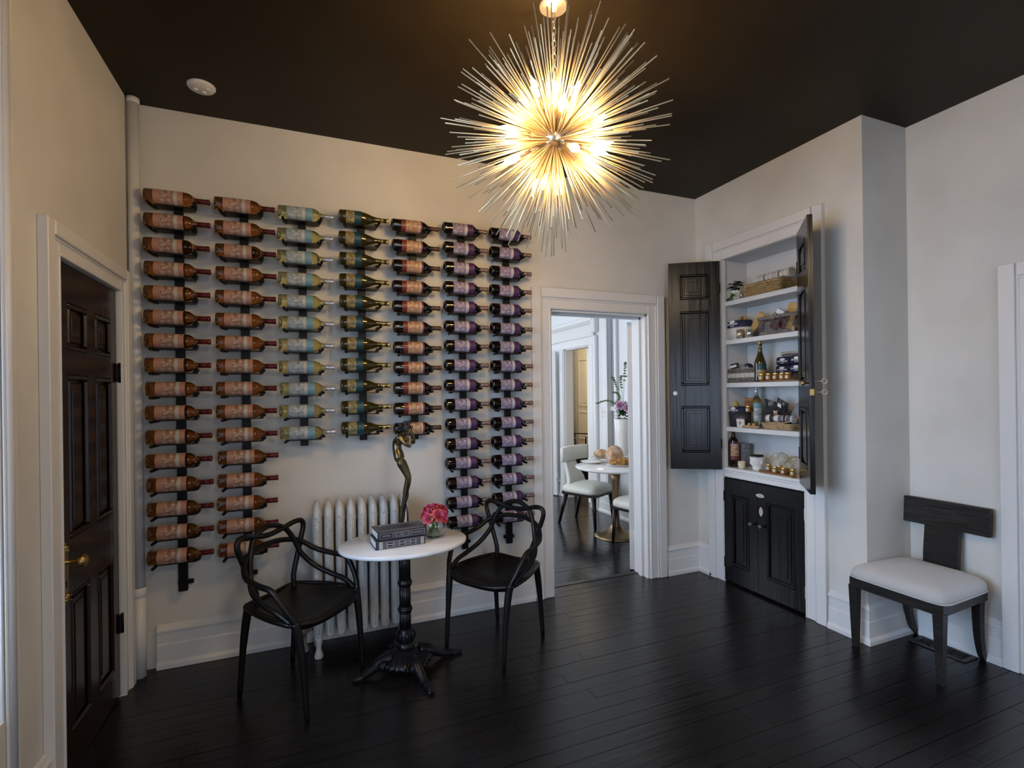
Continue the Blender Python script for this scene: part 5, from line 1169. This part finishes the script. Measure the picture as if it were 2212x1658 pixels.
# --- bottom shelf
standing('copper', 'dark wine bottle with pink brown label standing left on the lowest shelf', 1583, 4, 3.125)
gv = goods('textured_glass_vase', 'tall square grey patterned glass vase behind the bottle on the lowest shelf', 'vase', 1606, 4, 3.22)
MB().lathe([(.001, .001), (.045, .001), (.050, .18), (.046, .18), (.041, .01), (.001, .01)], 4, RZ(PI/4), smooth=False, cap=False).build('vase_body', mat('smoked_pattern_glass', (.42, .44, .46), .15, trans=.4, noise=(60, (.12, .13, .15), 4)), gv)
vo = goods('gold_votive', 'gold and white patterned glass votive in front of the lowest shelf', 'candle jar', 1600, 4, 3.075)
MB().lathe([(.001, .001), (.022, .001), (.027, .03), (.026, .058), (.023, .058), (.024, .03), (.001, .008)], 20, cap=False).build('jar_body', mat('gold_white_glass', (.62, .50, .26), .25, noise=(38, (.78, .74, .64), 2)), vo)
hp = goods('head_planter', 'glossy white ceramic planter shaped as a face, filled with succulents', 'planter', 1634, 4, 3.135, rz=-.25)
m = MB(); n = 40; rings = []
prof = [(0, .030, .028), (.004, .034, .032), (.016, .034, .034), (.026, .032, .034), (.036, .037, .040), (.050, .044, .047), (.066, .048, .051), (.082, .050, .053), (.094, .052, .055), (.098, .053, .055), (.098, .046, .048), (.080, .043, .045)]
V = []
for z, rx, ry in prof:
    for i in range(n):
        a = 2*PI*i/n; x, y = rx*math.cos(a), ry*math.sin(a); fr = max(0, -math.sin(a))       # face looks to -y
        if z < .095 or rx > .05:
            u = x/.045; e = 0
            e += .014*math.exp(-(u/.16)**2)*math.exp(-((z-.052)/.012)**2)                   # nose
            e += .006*math.exp(-(u/.13)**2)*math.exp(-((z-.068)/.012)**2)
            e += .005*math.exp(-(u/.26)**2)*math.exp(-((z-.033)/.004)**2)                   # lips
            e += .006*math.exp(-(u/.25)**2)*math.exp(-((z-.018)/.006)**2)                   # chin
            e -= .006*(math.exp(-((u-.42)/.2)**2)+math.exp(-((u+.42)/.2)**2))*math.exp(-((z-.063)/.006)**2)
            e += .004*math.exp(-(u/.8)**2)*math.exp(-((z-.074)/.005)**2)                    # brow
            y -= e*(fr**.5)
        V.append((x, y, z))
F = [(j*n+i, j*n+(i+1) % n, (j+1)*n+(i+1) % n, (j+1)*n+i) for j in range(len(prof)-1) for i in range(n)]+[tuple(range(n))[::-1], tuple((len(prof)-1)*n+i for i in range(n))]
m.add(V, F, True).build('face_pot', WHITEC, hp)
m = MB()
for s in (-1, 1):
    m.ball((s*.019, -.0445, .0625), .0085, .004, .0045, 10, 6); m.ball((s*.050, .004, .060), .006, .010, .015, 10, 6)
m.build('eyes_and_ears', WHITEC, hp)
for i in range(9):
    m = MB(); a = i*2.4; R = .012+.022*(i/9)**.5
    for k in range(10): heart_leaf(m, T(R*math.cos(a), R*math.sin(a), .098+.004*(i % 3)) @ RZ(k*.63+i) @ RY(-.95+.5*(k % 2)), .020, .011)
    m.build('succulent', mat('succulent_green', (.035, .07, .030), .5) if i % 3 else mat('succulent_purple', (.12, .09, .14), .5), hp)
for i, (px, x, R, wd) in enumerate(((1683, 3.19, .072, 'left'), (1716, 3.17, .066, 'right'))):
    g = goods('wire_sphere', 'open gold wire ball ornament, %s of the two on the lowest shelf' % wd, 'ornament', px, 4, x, 'gold wire balls'); m = MB(); rr = random.Random(30+i)
    for k in range(9):
        Mq = T(0, 0, R) @ Matrix.Rotation(rr.uniform(0, PI), 4, 'X') @ Matrix.Rotation(rr.uniform(0, PI), 4, 'Y'); off = rr.uniform(-.5, .5); q = math.sqrt(1-off*off)
        m.tube([(R*q*math.cos(a), R*q*math.sin(a), R*off) for a in [2*PI*j/28 for j in range(28)]], .0016, 5, closed=True, M=Mq)
    m.build('wire_frame', mat('pale_gold_wire', (.62, .54, .34), .3, metal=.8), g)
for i, (dy, xx, wd, L) in enumerate(((0, 3.118, 'back', .30), (-.012, 3.068, 'front', .30))):
    t = thing('serving_board', 'narrow wooden serving board with handle, %s one on the lowest shelf' % wd, 'board', (xx, ys(1672, xx)+dy, SH[4]+.001), -PI/2-.06, 'narrow serving boards on the lowest shelf')
    MB().box(-.09, .15, -.022, .022, 0, .010, bev=.003).build('board_slab', WOODB, t); MB().box(-.155, -.088, -.009, .009, .001, .009, bev=.003).build('handle', WOODB, t)
for i, (px, x, wd) in enumerate(((1659, 3.125, 'leftmost of the back row'), (1683, 3.122, 'second of the back row'), (1699, 3.122, 'third of the back row'), (1673, 3.070, 'leftmost of the front row'), (1691, 3.068, 'middle of the front row'), (1711, 3.066, 'rightmost of the front row'))):
    jar('honey jar on the lowest shelf, %s' % wd, px, 4, x, r=.018, h=.048, dz=.0115, group='honey jars on the lowest shelf')
